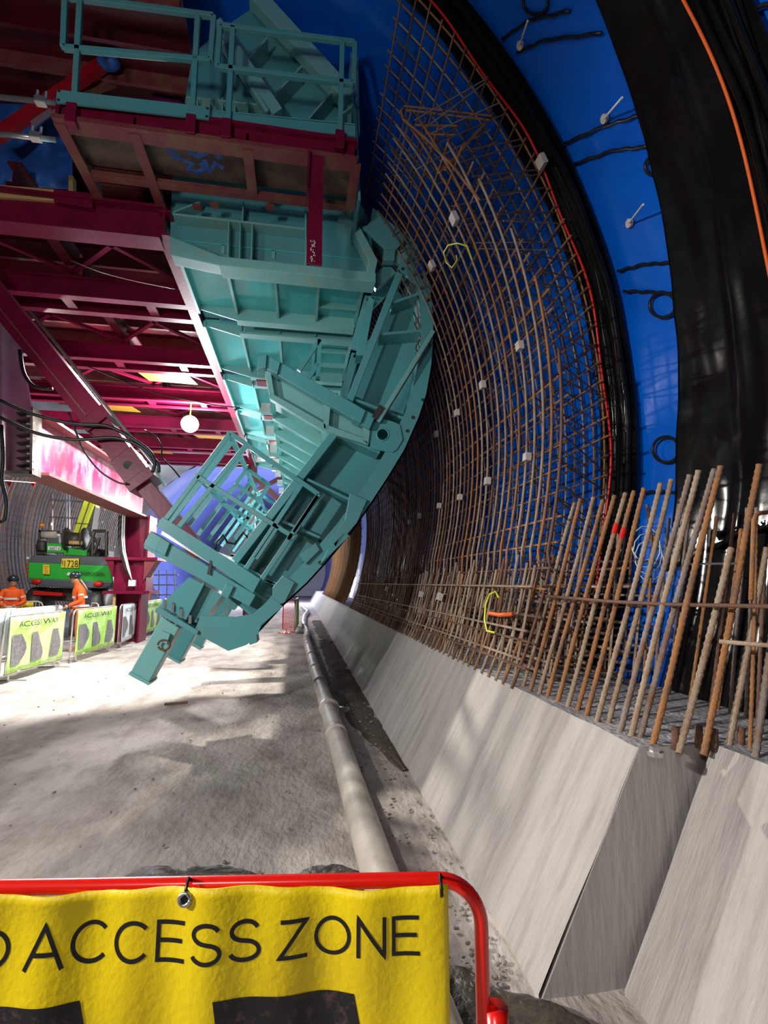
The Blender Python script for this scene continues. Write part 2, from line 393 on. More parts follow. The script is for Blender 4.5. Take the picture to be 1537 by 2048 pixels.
for i in range(64):                                   # ties between the two layers along the open edge
    a = -20+56*i/63+random.uniform(-.6, .6)
    if i % 2: p, q = arc(RI, a, yedge(a)+.02), arc(RO-.02, a+random.uniform(-1, 1), 4.13)
    else: p, q = arc(RI, a, yedge(a)+.5), arc(RO-.02, a-1.5, 4.4)
    MB().tube([p, q], .007, 5).build('cross_tie', random.choice([RUST2, RUST3]), cage)
for (p, q) in [((808, 212), (985, 232)), ((812, 220), (980, 240)), ((830, 250), (915, 252)), ((860, 268), (912, 270)), ((990, 225), (880, 345)), ((1000, 215), (890, 340))]:
    MB().tube([wy(*p, 4.38), wy(*q, 4.30)], .010, 6).build('closing_bar', RUST1, cage)
MB().tube([wy(808, 215, 4.36), wy(802, 222, 4.36), wy(806, 238, 4.36), wy(850, 275, 4.3), wy(900, 325, 4.2), wy(960, 400, 4.05)], .013, 7).build('closing_bar', RUST1, cage, smooth=True)
for (x, y, s) in [(913, 436, 17), (1045, 692, 15), (970, 770, 14), (1060, 915, 15), (980, 963, 14), (868, 530, 14), (918, 826, 12), (876, 868, 11), (924, 995, 11), (882, 1012, 10), (842, 1032, 10), (884, 1195, 14), (846, 1190, 11), (777, 1178, 9), (822, 1044, 7), (1088, 322, 17)]:
    p = cyl(x, y, RI-.03 if x < 1080 else RO-.03); h = s*.5*(p-EY).length/1000
    n = Vector((TCX-p.x, 0, TCZ-p.z)).normalized(); up = n.cross(Vector((0, 1, 0)))
    MB().prism([p+Vector((0, -h, 0))-up*h, p+Vector((0, h, 0))-up*h, p+Vector((0, h, 0))+up*h, p+Vector((0, -h, 0))+up*h], n*.05).build('spacer_block', CONCB, cage)
def loop(name, pts, r, mat, label, cat):
    tag(MB().tube(pts, r, 6).build(name, mat, smooth=True), label, cat)
loop('sling_loop', [cyl(*p, RI-.05) for p in [(945, 520), (935, 492), (915, 486), (897, 490), (888, 505), (893, 525), (905, 535), (915, 520), (913, 510)]], .007, LIME, 'yellow green sling looped on the upper cage near the teal shutter', 'sling')
loop('sling_loop', [cyl(*p, RI-.05) for p in [(990, 1265), (975, 1262), (970, 1240), (972, 1210), (980, 1188), (992, 1183), (998, 1195)]], .008, LIME, 'yellow green sling looped on the short bars low on the cage', 'sling')
loop('orange_strap', [cyl(*p, RI-.05) for p in [(978, 1226), (1000, 1230), (1025, 1228)]], .018, ORANGE, 'orange strap tied round the short bars beside the yellow sling', 'strap')

def ribbed(m, p, q, r=.0145, step=.012, n=8):
    p = Vector(p); q = Vector(q); L = (q-p).length; k = max(int(L/step), 2)
    m.tube([p+(q-p)*(i/k)+Vector((.004*math.sin(i*.05+p.y*9), 0, 0)) for i in range(k+1)], r, n, True, [r*(1.12 if i % 3 == 0 else .92) for i in range(k+1)]); return m
row = thing('starter_bar_row', 'front row of tall ribbed starter bars leaning out of the kicker top', 'rebar', (1.57, 2.1, .92))
fb = [((125, 1355), (430, 300)), ((170, 1385), (465, 280)), ((220, 1400), (540, 270)), ((265, 1415), (590, 285)), ((318, 1450), (655, 260)), ((375, 1475), (720, 245)), ((435, 1490), (770, 235)), ((490, 1520), (830, 220)),
      ((550, 1555), (925, 190)), ((615, 1565), (985, 170)), ((675, 1620), (1085, 145)), ((735, 1645), (1135, 120)), ((785, 1650), (1225, 110)), ((860, 1695), (1265, 95))]
for i, (b, t) in enumerate(fb):
    p = wz(1000+b[0]/2.862, 900+b[1]/2.862, .915); q = wy(1000+t[0]/2.862, 900+t[1]/2.862, p.y+random.uniform(-.02, .02))
    o = ribbed(MB(), p-Vector((0, 0, .03)), q).build('starter_bar', [RUST4, RUST1, RUST4, RUST1, RUST1, RUST4, RUST1, RUST1, RUST4, RUST4, RUST3, RUST4, RUST3, RUST1][i], row, smooth=True)
    if i in (5, 6):
        u = (q-p).normalized(); c = p+(q-p)*(.82 if i == 5 else .79)
        MB().tube([c-u*.035, c+u*.035], .0175, 8).build('red_mark', REDC, o)
nb = [((1020, 1700), (1330, 560), 1.95), ((1165, 1705), (1490, 85), 1.95), ((1300, 1690), (1530, 560), 1.92), ((1430, 1710), (1470, 380), 1.9), ((1500, 1420), (1600, 260), 2.25), ((1460, 1760), (1650, 330), 1.92)]
for i, (b, t, Y) in enumerate(nb):
    p = wz(1000+b[0]/2.862, 900+b[1]/2.862, .925); q = wy(1000+t[0]/2.862, 900+t[1]/2.862, p.y)
    ribbed(MB(), p-Vector((0, 0, .03)), q, .0145 if i != 3 else .009).build('starter_bar', [RUST4, RUST1, RUST4, RUST1, RUST1, RUST3][i], row, smooth=True)
MB().tube([wy(1093, 1192, 3.30), wy(1220, 1203, 2.62), wy(1340, 1209, 2.25), wy(1537, 1213, 1.86), wy(1620, 1214, 1.76)], .010, 7).build('tie_bar', RUST2, row, smooth=True)
MB().tube([wy(1440, 1283, 2.0), wy(1537, 1291, 1.86), wy(1600, 1294, 1.78)], .010, 7).build('tie_bar', RUST4, row, smooth=True)
MB().tube([wy(1503, 1200, 1.92), wy(1509, 1040, 1.94), wy(1513, 1030, 1.95), wy(1520, 1026, 1.96), wy(1545, 1024, 2.0)], .010, 7).build('hooked_bar', RUST1, row, smooth=True)
lap = thing('starter_bar_row', 'long row of shorter starter bars lapped inside the foot of the cage', 'rebar', (1.55, 3.6, .92))
y = 3.60
for i in range(74):
    p = Vector((1.565, y, .89)); q = p+Vector((.20+random.uniform(-.02, .02), random.uniform(-.02, .02), .92+random.uniform(-.08, .08)))
    MB().tube([p, q], .012, 6).build('starter_bar', random.choice([RUST4, RUST3, RUST2, RUST4]), lap); y += .15
for z, dx in ((1.10, .045), (1.30, .09), (1.62, .15)):
    MB().tube([(1.55+dx, 3.5, z), (1.55+dx, 14.6, z)], .010, 5).build('tie_bar', RUST4, lap)
rear = thing('rear_bar_row', 'rear rows of dark rebar standing behind the front starter bars', 'rebar', (2.6, 2.2, .92))
for (b, t) in [((1075, 1340), (1245, 380)), ((1195, 1345), (1345, 360)), ((960, 1335), (1085, 380)), ((1310, 1400), (1415, 330)), ((1390, 1330), (1470, 330)), ((880, 1330), (970, 390)), ((820, 1320), (880, 480)), ((1460, 1420), (1525, 600)), ((1235, 1345), (1380, 450)), ((700, 1325), (760, 500)), ((620, 1320), (680, 480)), ((880, 600), (845, 310))]:
    p = wz(1000+b[0]/2.862, 900+b[1]/2.862, .92) if b[1] > 900 else wy(1000+b[0]/2.862, 900+b[1]/2.862, 3.1)
    if p.x > 2.42: p = wx(1000+b[0]/2.862, 900+b[1]/2.862, 2.42); p.z = .9
    q = wy(1000+t[0]/2.862, 900+t[1]/2.862, p.y)
    ribbed(MB(), p, q, .011, .02, 6).build('rear_bar', random.choice([RUST2, RUST3, RUST1]), rear, smooth=True)
for k in range(60):
    y = 3.5+k*.17; x = random.choice([1.9, 2.2, 2.5])
    MB().tube([(x, y, .9), (x+.25, y, 2.1+random.uniform(-.3, .2))], .010, 5).build('rear_bar', random.choice([RUST2, RUST2, RUST3]), rear)
for z in (1.0, 1.08, 1.16, 1.26, 1.36, 1.5, 1.62):
    for x in (1.75, 2.0, 2.25): MB().tube([(x+(z-.9)*.2, 3.35, z), (x+(z-.9)*.2, 9, z+random.uniform(-.02, .02))], .012, 5).build('tie_bar', random.choice([RUST3, RUST4, RUST2]), rear)
for k in range(90):
    y = 3.35+k*.055; x = random.choice([1.8, 2.0, 2.2, 2.35]); MB().tube([(x, y, .9), (x+.12, y, 1.75+random.uniform(-.3, .15))], .010, 5).build('short_bar', random.choice([RUST4, RUST2, RUST3]), rear)
for z, x in ((1.05, 2.0), (1.2, 2.4), (1.4, 2.1), (1.55, 2.55), (1.75, 2.3)):
    MB().tube([(x, 3.2, z), (x, 14, z)], .010, 5).build('tie_bar', random.choice([RUST2, RUST3]), rear)
for z, y in ((1.0, 3.35), (1.12, 3.4), (1.3, 3.45), (1.45, 3.5), (1.62, 3.45), (1.8, 3.5)):
    MB().tube([(1.75, y, z), (2.85, y+.1, z+.02)], .009, 5).build('tie_bar', random.choice([RUST2, RUST3]), rear)
tag(MB().tube([wy(1365, 1128, 2.7), wy(1480, 1127, 2.55)], .007, 6).build('bright_rod', STEEL), 'bright steel rod lying level between the rear bars', 'rod')
loop('wire_coil', [wy(1290+28*math.cos(k*.55)+k*.3, 1080+38*math.sin(k*.55)+k*1.2, 2.95+.01*k) for k in range(40)], .004, WHITEP, 'tangled coil of pale wire hanging behind the starter bars', 'wire')
for i, (x, y) in enumerate([(1350, 1482), (1397, 1478), (1428, 1485), (1482, 1482)]):
    p = wz(x, y+8, .925)
    tag(MB().tube([p-Vector((0, 0, .02)), p+Vector((.012, 0, .075))], .016, 8).build('stub_bar', RUST2, smooth=True), ['leftmost', 'second from left', 'third from left', 'rightmost'][i]+' of the four short cut bar stubs on the near kicker top', 'rebar stub', None)
t = thing('anchor_nut', 'shiny silver anchor nut with washer on the kicker corner', 'nut', wz(1312, 1506, .925))
p = wz(1312, 1506, .925)
MB().tube([p-Vector((0, 0, .01)), p+Vector((0, 0, .008))], .033, 16).build('washer', STEEL, t)
MB().tube([p+Vector((0, 0, .008)), p+Vector((0, 0, .03))], .024, 6).build('nut', STEEL, t)
cage2 = thing('rebar_cage', 'far rebar cage lit orange brown beyond the first bay', 'rebar cage', (1.6, 15.3, .92))
for k in range(70):
    MB().tube([arc(RI-.12, -26+62*i/16, 15.45+k*.2) for i in range(17)], .02, 5).build('hoop_bar', random.choice([RUST1, RUST1, RUST4]), cage2, smooth=True)
for k in range(22):
    MB().tube([arc(RI-.09, -24+2.8*k, 15.4), arc(RI-.09, -24+2.8*k, 29.4)], .014, 5).build('long_bar', RUST1, cage2)
cage3 = thing('rebar_cage', 'dark rebar cage curving up the left tunnel wall behind the crane', 'rebar cage', (-8, 14, .6))
for k in range(85):
    MB().tube([arc(RI+.15, 150+58*i/16, 14.0+k*.2) for i in range(17)], .018, 5).build('hoop_bar', random.choice([RUST1, RUST2, RUST2]), cage3, smooth=True)
for k in range(26):
    MB().tube([arc(RI+.2, 151+2.2*k, 13.9), arc(RI+.2, 151+2.2*k, 31)], .007, 5).build('long_bar', RUST2, cage3)
for k in range(12):
    p = arc(RI+.1, 153+random.uniform(0, 40), 14.5+random.uniform(0, 12)); MB().ball(p, .05, nu=8, nv=5).build('spacer_block', WHITEP, cage3)

# ================================================================== DISCHARGE PIPE ON THE FLOOR
pipe = thing('discharge_pipe', 'long dusty discharge pipe lying on the floor beside the gutter', 'pipe', (.45, 3, 0))
cl = [(.53, 1.2), (.46, 2.95), (.40, 6.24), (.32, 9.95), (.25, 14.2), (.30, 16.2), (.22, 20), (.30, 24), (.52, 27.5), (.35, 31), (.15, 36)]
MB().tube([(x, y, .105) for x, y in cl], .1, 18).build('pipe_run', PIPEM, pipe, smooth=True)
for y in (5.35, 6.45, 8.0, 9.3, 10.9, 12.6, 14.2, 18):
    for (x0, y0), (x1, y1) in zip(cl[:-1], cl[1:]):
        if y0 <= y < y1: x = x0+(x1-x0)*(y-y0)/(y1-y0)
    MB().tube([(x, y, .105), (x-.004, y+.10, .105)], .114, 18).build('coupling', PIPEM, pipe, smooth=True)
MB().tube([(.40+.118*math.cos(a*PI/8), 6.5, .105+.118*math.sin(a*PI/8)) for a in range(17)], .012, 6).build('clamp', STEEL, pipe, smooth=True)
MB().tube([(.52, 6.46, .12), (.58, 6.44, .13)], .015, 6).build('clamp', STEEL, pipe, smooth=True)
# loose ground
def patch(pts, name, mat, label, z=.012, cat='mud'):
    c = Vector((0, 0, 0)); ps = [wz(x, y, 0) for x, y in pts]
    for p in ps: c += p/len(ps)
    m = MB(); n = len(ps)*6; ring = []
    for i in range(n):
        a = ps[i//6]; b = ps[(i//6+1) % len(ps)]; f = (i % 6)/6; p = a+(b-a)*f
        d = (p-c); ring.append(c+d*(1+.10*noise.noise(p*9)))
    vs = [c+Vector((0, 0, z+.012))]; fs = []
    for k, s in ((1, .5), (2, .85), (3, 1.0)):
        for i, p in enumerate(ring): vs.append(c+(p-c)*s+Vector((0, 0, z+(.012 if k < 3 else -.018)+(.014*noise.noise(p*14+Vector((k, 0, 0))) if k < 3 else 0))))
    for i in range(n): fs.append((0, 1+i, 1+(i+1) % n))
    for k in range(2):
        for i in range(n): fs.append((1+k*n+i, 1+(k+1)*n+i, 1+(k+1)*n+(i+1) % n, 1+k*n+(i+1) % n))
    o = m.add(vs, fs).build(name, mat, smooth=True); tag(o, label, cat, kind='stuff'); return o
patch([(225, 1768), (250, 1748), (300, 1734), (340, 1745), (380, 1742), (430, 1732), (480, 1738), (530, 1752), (520, 1790), (380, 1800), (240, 1800)], 'mud_patch', MUD, 'dark wet mud patch on the ground behind the yellow banner')
patch([(590, 1770), (600, 1745), (640, 1733), (690, 1735), (728, 1750), (735, 1795), (600, 1800)], 'mud_patch', MUD, 'small dark mud patch beside the pipe above the red rail')
patch([(895, 1930), (930, 1945), (965, 1975), (1010, 1990), (1070, 2000), (1140, 2030), (1200, 2060), (1100, 2140), (900, 2140)], 'mud_patch', MUD, 'dark wet ground at the foot of the kicker by the red post')
o = MB().grid(lambda u, v: ((1.0-(.40+.05*noise.noise(Vector((v*40, 0, 0))))*(1-u)*min(1, v*9+.15)), 4.6+18*v, -.006+.016*math.sin(PI*u)+.02*noise.noise(Vector((u*4, v*50, 0)))), 8, 120).build('gutter_soil', SOIL, smooth=True)
tag(o, 'dark wet soil in the gutter between the pipe and the kicker', 'soil', kind='stuff')
m = MB()
for i in range(420):
    y = 2.2+random.random()**2*9; x = random.choice([random.uniform(-3.5, .3), random.uniform(.55, .98), random.uniform(.6, .95)])
    r = random.uniform(.004, .016); m.ball((x, y, r*.4), r, r*random.uniform(.6, 1.4), r*.6, 6, 4)
tag(m.build('stone_debris', STONE), 'small loose stones and crumbs scattered over the floor', 'debris', kind='stuff')
p = wz(352, 1410, 0.02); tag(MB().bar(p+Vector((-.14, -.03, .02)), p+Vector((.14, .05, .02)), .05, .03).build('wood_scrap', RUST2), 'small dark scrap of wood on the bright floor', 'wood scrap')

# ================================================================== TEAL FORMWORK
YF = 6.0
wing = thing('formwork_wing', 'big curved teal steel shutter wing folded inward with feet hanging over the floor', 'formwork', wy(500, 1290, YF))
OUT = [(840, 498), (851, 528), (864, 580), (870, 638), (870, 678), (866, 730), (856, 788), (841, 834), (812, 900), (780, 953), (744, 1008), (703, 1067), (657, 1122), (616, 1167), (566, 1213), (516, 1267)]
INN = [(799, 538), (833, 570), (840, 592), (843, 638), (843, 680), (837, 726), (826, 780), (812, 822), (785, 880), (752, 935), (716, 990), (675, 1047), (628, 1102), (588, 1147), (545, 1190), (500, 1240)]
m = MB()
fo = [(801, 525)]+OUT; fi = [(794, 540)]+INN
A = [wy(*p, YF) for p in fo]; B = [wy(*p, YF) for p in fi]
for i in range(len(A)-1): m.prism([A[i], A[i+1], B[i+1], B[i]], (0, .03, 0))
m.build('end_plate', TEAL, wing)
m = MB(); k = len(OUT)
SK = [wy(*p, YF) for p in OUT]; ctr = Vector((-2.7, YF, 4.6))
SK2 = [p+(ctr-p).normalized()*.02 for p in SK]
for i in range(k-1): m.prism([SK[i], SK[i+1], SK2[i+1], SK2[i]], (0, 12.0, 0))
m.build('skin_plate', TEAL, wing)
upper_web = [(800, 548), (838, 590), (843, 680), (826, 780), (810, 838), (705, 800)]
lower_web = [(470, 1122), (672, 866), (700, 812), (812, 836), (785, 890), (740, 995), (660, 1105), (575, 1175), (500, 1238), (440, 1190)]
for dy, nm in ((.32, 0), (2.3, 1), (4.4, 1), (6.6, 1), (9.0, 1), (11.6, 1)):
    m = MB(); px_prism(m, upper_web, YF, .02); px_prism(m, lower_web, YF, .02)
    for v in m.v: v.y += dy
    m.build('web_plate', TEAL, wing)
    if nm:
        m = MB(); A2 = [p+Vector((0, dy-.1, 0)) for p in A]; B2 = [p+Vector((0, dy-.1, 0)) for p in B]
        for i in range(len(A2)-1): m.prism([A2[i], A2[i+1], B2[i+1], B2[i]], (0, .03, 0))
        m.build('frame_rib', TEAL, wing)
def stiff(a, b, w=5, d=.32):
    ax, ay = a; bx, by = b; L = math.hypot(bx-ax, by-ay); nx, ny = -(by-ay)/L*w/2, (bx-ax)/L*w/2
    m = MB(); px_prism(m, [(ax+nx, ay+ny), (bx+nx, by+ny), (bx-nx, by-ny), (ax-nx, ay-ny)], YF+.02, d-.02); m.build('stiffener', TEAL, wing)
for a, b in [((787, 605), (837, 587)), ((762, 668), (843, 661)), ((708, 798), (812, 838)), ((614, 958), (714, 1006)), ((520, 1160), (560, 1168)), ((672, 868), (760, 905)), ((560, 1040), (640, 1075)), ((470, 1122), (560, 1175))]: stiff(a, b)
def strip_poly(a, b, w):
    ax, ay = a; bx, by = b; L = math.hypot(bx-ax, by-ay); nx, ny = -(by-ay)/L*w/2, (bx-ax)/L*w/2
    return [(ax+nx, ay+ny), (bx+nx, by+ny), (bx-nx, by-ny), (ax-nx, ay-ny)]
def pbar(a, b, w, Y, d, name, mat, par):
    m = MB(); px_prism(m, strip_poly(a, b, w), Y, d); return m.build(name, mat, par, bevel=.006)
pbar((800, 545), (699, 803), 14, YF-.03, .15, 'chord_beam', TEAL, wing)
pbar((671, 864), (470, 1122), 16, YF-.03, .40, 'chord_beam', TEAL, wing)
for dy in (2.2, 4.3, 6.5, 8.9):
    pbar((671, 864), (470, 1122), 14, YF+dy, .15, 'chord_beam', TEAL, wing); pbar((800, 545), (699, 803), 12, YF+dy, .15, 'chord_beam', TEAL, wing)
# inner deck of the wing seen past the chord
m = MB(); px_prism(m, strip_poly((680, 845), (480, 1105), 4), YF+.4, 11.5); m.build('inner_plate', TEAL, wing)
# plate with the round hole
m = MB(); hc = (766, 869); outer = [(752, 832), (800, 848), (806, 880), (790, 905), (742, 898), (735, 868)]
ring = []
for i in range(24):
    a = 2*PI*i/24; d = (math.cos(a), math.sin(a)); best = 1e9
    for (x0, y0), (x1, y1) in zip(outer, outer[1:]+outer[:1]):
        den = d[0]*(y1-y0)-d[1]*(x1-x0)
        if abs(den) < 1e-9: continue
        t = ((x0-hc[0])*(y1-y0)-(y0-hc[1])*(x1-x0))/den; s = ((x0-hc[0])*d[1]-(y0-hc[1])*d[0])/den
        if t > 0 and -1e-6 <= s <= 1+1e-6: best = min(best, t)
    ring.append((hc[0]+d[0]*best, hc[1]+d[1]*best))
for i in range(24):
    a, b = 2*PI*i/24, 2*PI*(i+1)/24; j = (i+1) % 24
    px_prism(m, [ring[i], ring[j], (hc[0]+11*math.cos(b), hc[1]+12*math.sin(b)), (hc[0]+11*math.cos(a), hc[1]+12*math.sin(a))], YF-.02, .03)
m.build('lifting_plate', TEAL, wing)
MB().tube([wy(hc[0]+12*math.cos(R(k*15)), hc[1]+12*math.sin(R(k*15)), YF-.02) for k in range(25)], .010, 6).build('hole_rim', TEAL, wing, smooth=True)
m = MB()
for x, y in [(806, 538), (843, 555), (857, 600), (858, 690), (846, 800), (815, 862), (722, 1030), (826, 835), (640, 1125), (690, 1070)]:
    c = wy(x, y, YF); m.tube([c+Vector((0, -.012, 0)), c+Vector((0, .0, 0))], .022, 8)
m.build('bolt_heads', DARK, wing)
# diagonal brace in front of the plate
pbar((868, 660), (757, 842), 9, YF-.10, .05, 'diagonal_brace', TEAL2, wing); pbar((864, 678), (767, 835), 3, YF-.12, .03, 'brace_rod', DARK, wing)
pbar((748, 836), (765, 812), 11, YF-.13, .10, 'brace_socket', DARK, wing)
# clamps on the lower arc
for pts in ([(700, 985), (735, 1000), (715, 1045), (672, 1095), (660, 1080), (690, 1040)], [(655, 1100), (690, 1062), (700, 1072), (640, 1130)], [(545, 1175), (566, 1150), (590, 1165), (570, 1205), (545, 1215)], [(600, 1110), (632, 1085), (640, 1100), (612, 1128)]):
    m = MB(); px_prism(m, pts, YF-.05, .08); m.build('clamp_plate', TEAL, wing, bevel=.008)
# lower hook plate, arm, flange and feet
m = MB(); px_prism(m, [(402, 1231), (470, 1234), (505, 1228), (545, 1195), (566, 1213), (523, 1250), (513, 1275), (493, 1290), (457, 1302), (388, 1265)], YF-.06, .05); m.build('hook_plate', TEAL, wing)
m = MB(); px_prism(m, [(495, 1278), (513, 1270), (515, 1285), (500, 1290)], YF-.08, .3); m.build('hook_lug', TEAL, wing)
m = MB(); px_prism(m, [(379, 1154), (445, 1190), (402, 1248), (318, 1222), (316, 1214)], YF+.05, .5); m.build('arm_box', TEAL, wing)
m = MB(); px_prism(m, [(405, 1165), (409, 1167), (372, 1240), (367, 1237)], YF-.05, .1); m.build('arm_gusset', TEAL, wing)
m = MB(); px_prism(m, [(312, 1216), (318, 1214), (397, 1262), (393, 1270), (310, 1224)], YF-.10, .7); m.build('flange_plate', TEAL, wing)
for x, y in [(330, 1216), (345, 1225), (362, 1235), (380, 1247), (332, 1238), (352, 1250)]:
    c = wy(x, y, YF-.06); MB().tube([c, c+Vector((.0, 0, .09))], .018, 6).build('flange_bolt', STEEL, wing)
for i, dy in enumerate((0, 1.45, 2.9, 4.4)):
    m = MB(); px_prism(m, [(324, 1233), (359, 1256), (298, 1366), (260, 1345)], YF, .26)
    for v in m.v: v.y += dy
    f = m.build('foot_leg', TEAL2 if i == 0 else TEAL, wing, bevel=.015)
    m = MB(); px_prism(m, [(260, 1343), (300, 1365), (297, 1371), (256, 1349)], YF-.02, .32)
    for v in m.v: v.y += dy
    m.build('sole_plate', TEAL2, f)
    if i == 0:
        m = MB(); px_prism(m, [(324, 1262), (340, 1268), (334, 1288), (318, 1281)], YF-.05, .05); m.build('lug', TEAL2, f)
        MB().tube([wy(328+12*math.cos(R(k*15)), 1290+10*math.sin(R(k*15)), YF-.05) for k in range(12, 36)], .012, 6).build('lifting_ring', RUST2, f, smooth=True)
    if i:
        m = MB(); px_prism(m, [(379, 1154), (445, 1190), (402, 1248), (318, 1222)], YF, .3)
        for v in m.v: v.y += dy
        m.build('arm_box', TEAL, wing)
# upper walkway on the wing
upw = thing('wing_walkway', 'upper teal walkway frame on the folded wing seen from below', 'walkway', wy(535, 720, YF))
m = MB(); px_prism(m, [(534, 709), (752, 831), (740, 858), (526, 733)], YF-.12, .12); m.build('end_beam', TEAL, upw, bevel=.008)
for q in ([(516, 712), (534, 708), (532, 735), (514, 738)], [(545, 716), (561, 724), (555, 748), (540, 740)], [(716, 812), (732, 821), (722, 846), (706, 837)]):
    m = MB(); px_prism(m, q, YF-.16, .2); m.build('socket', TEAL, upw, bevel=.006)
m = MB(); px_prism(m, [(528, 733), (541, 740), (549, 790), (539, 792)], YF-.05, .10); px_prism(m, [(539, 784), (655, 850), (733, 878), (737, 890), (652, 864), (539, 796)], YF-.05, .10); px_prism(m, [(647, 806), (661, 814), (657, 860), (648, 856)], YF-.05, .1); px_prism(m, [(727, 852), (741, 857), (737, 888), (727, 882)], YF-.05, .1)
m.build('end_frame', TEAL2, upw)
m = MB(); px_prism(m, [(530, 733), (738, 857), (733, 880), (652, 852), (543, 790)], YF+.08, .02); m.build('end_panel', TEAL2, upw)
for k in range(15):
    Y0 = YF+.75+.72*k
    m = MB(); px_prism(m, [(541, 778), (730, 876), (733, 888), (652, 864), (539, 797)], YF, .10)
    for v in m.v: v.y += Y0-YF
    m.build('joist', TEAL2, upw)
m = MB(); px_prism(m, [(534, 742), (735, 862), (737, 868), (534, 750)], YF+.1, 11.2); m.build('deck_plate', TEAL2, upw)
m = MB(); px_prism(m, [(535, 765), (546, 770), (549, 796), (539, 796)], YF+.1, 11.2); m.build('edge_beam', TEAL2, upw)
m = MB(); px_prism(m, [(646, 838), (658, 842), (656, 862), (647, 858)], YF+.1, 11.2); m.build('edge_beam', TEAL2, upw)
for k in range(11):
    c = wy(527, 790, YF)+Vector((0, .5+k*1.0, 0)); MB().box(c-Vector((.06, .06, .06)), c+Vector((.06, .06, .06))).build('edge_clamp', STEEL, upw)
m = MB()
for (a, b) in [((598, 742), (640, 680)), ((640, 680), (636, 760)), ((615, 760), (636, 728))]: m.bar(wy(*a, YF+.9), wy(*b, YF+.9), .06, .06, (0, 1, 0))
m.build('rail_bracket', TEAL, upw)
# lower walkway with guard rails
low = thing('wing_walkway', 'lower teal walkway on the wing with tilted guard rails and toe board', 'walkway', wy(310, 1060, YF))
def rail(pairs, Y, name='guard_rail', w=.055, mat=TEAL, par=low):
    m = MB()
    for a, b in pairs: m.bar(wy(*a, Y), wy(*b, Y), w, w, (0, 1, 0))
    return m.build(name, mat, par, bevel=.006)
rail([((461, 867), (638, 989)), ((461, 867), (330, 1042)), ((492, 892), (352, 1062)), ((638, 989), (588, 1066)), ((395, 953), (590, 1076)), ((603, 970), (492, 1138)), ((556, 1052), (512, 1118)), ((582, 1072), (524, 1158)), ((636, 992), (576, 1080))], YF-.06)
m = MB(); px_prism(m, [(325, 1034), (521, 1158), (506, 1186), (312, 1052)], YF-.12, .02); m.build('toe_board', TEAL, low)
m = MB(); px_prism(m, [(303, 1064), (512, 1190), (499, 1213), (287, 1096)], YF-.10, .13); m.build('end_beam', TEAL, low, bevel=.008)
for q in ([(301, 1062), (325, 1076), (312, 1103), (287, 1090)], [(453, 1166), (468, 1173), (456, 1198), (441, 1190)], [(322, 1075), (340, 1086), (330, 1112), (312, 1102)]):
    m = MB(); px_prism(m, q, YF-.14, .2); m.build('socket', TEAL, low, bevel=.006)
m = MB(); px_prism(m, [(325, 1062), (505, 1172), (502, 1178), (322, 1068)], YF-.04, 11.0); m.build('grating', STEEL, low)
m = MB(); px_prism(m, [(420, 1120), (424, 1122), (421, 1150), (414, 1148)], YF-.13, .1); m.build('slot', DARK, low)
m = MB()
T0, M0, B0 = wy(459, 866, YF), wy(395, 950, YF), wy(327, 1038, YF)
for q in (T0, M0): m.bar(q, q+Vector((0, 3.9, 0)), .055, .055)
for k in range(5): m.bar(T0+Vector((0, .3+k*.85, 0)), B0+Vector((0, .3+k*.85, 0)), .055, .055, (0, 1, 0))
m.build('guard_rail', TEAL, low)
m = MB()
for q in (T0, M0): m.bar(q+Vector((0, 4.3, 0)), q+Vector((0, 10.8, 0)), .055, .055)
for k in range(8): m.bar(T0+Vector((0, 4.4+k*.9, 0)), B0+Vector((0, 4.4+k*.9, 0)), .055, .055, (0, 1, 0))
m.build('guard_rail', TEAL, low)
for dy in (1.9, 4.0, 6.2):
    o = rail([((461, 867), (520, 908)), ((520, 908), (410, 1080)), ((430, 905), (490, 948)), ((395, 953), (470, 1000))], YF, 'guard_rail'); o.location.y += dy
for dy in (4.5, 7.5):
    T1 = wy(560, 1000, YF); B1 = wy(470, 1118, YF); m = MB()
    for k in range(4): m.bar(T1+Vector((0, dy+k*.8, 0)), B1+Vector((0, dy+k*.8, 0)), .05, .05, (0, 1, 0))
    m.bar(T1+Vector((0, dy, 0)), T1+Vector((0, dy+2.4, 0)), .05, .05); m.build('guard_rail', TEAL, low)
loop('hydraulic_hose', [wy(x, y, YF+.8) for x, y in [(430, 1108), (433, 1085), (447, 1070), (455, 1085), (470, 1088), (487, 1065), (500, 1080), (498, 1102), (480, 1112), (462, 1110)]], .018, BLACK, 'looped black hydraulic hose behind the lower toe board', 'hose')
MB().box(wy(445, 1125, YF+.9), wy(480, 1100, YF+1.2)).build('coupling_block', SIGNY, tag(thing('valve_block', 'small yellow and purple hydraulic valve block behind the toe board', 'valve', wy(445, 1125, YF+.9)))) if False else None

# blue tag hung on the wing tip
t = thing('hanging_tag', 'small blue plastic tag hung at the top tip of the teal wing', 'tag', wy(840, 530, YF-.05))
m = MB(); px_prism(m, [(833, 526), (848, 524), (849, 542), (834, 543)], YF-.05, .03); m.build('tag_body', BLUE, t, bevel=.01)
MB().tube([wy(841, 526, YF-.04), wy(840, 517, YF-.02)], .012, 6).build('tag_loop', BLACK, t)

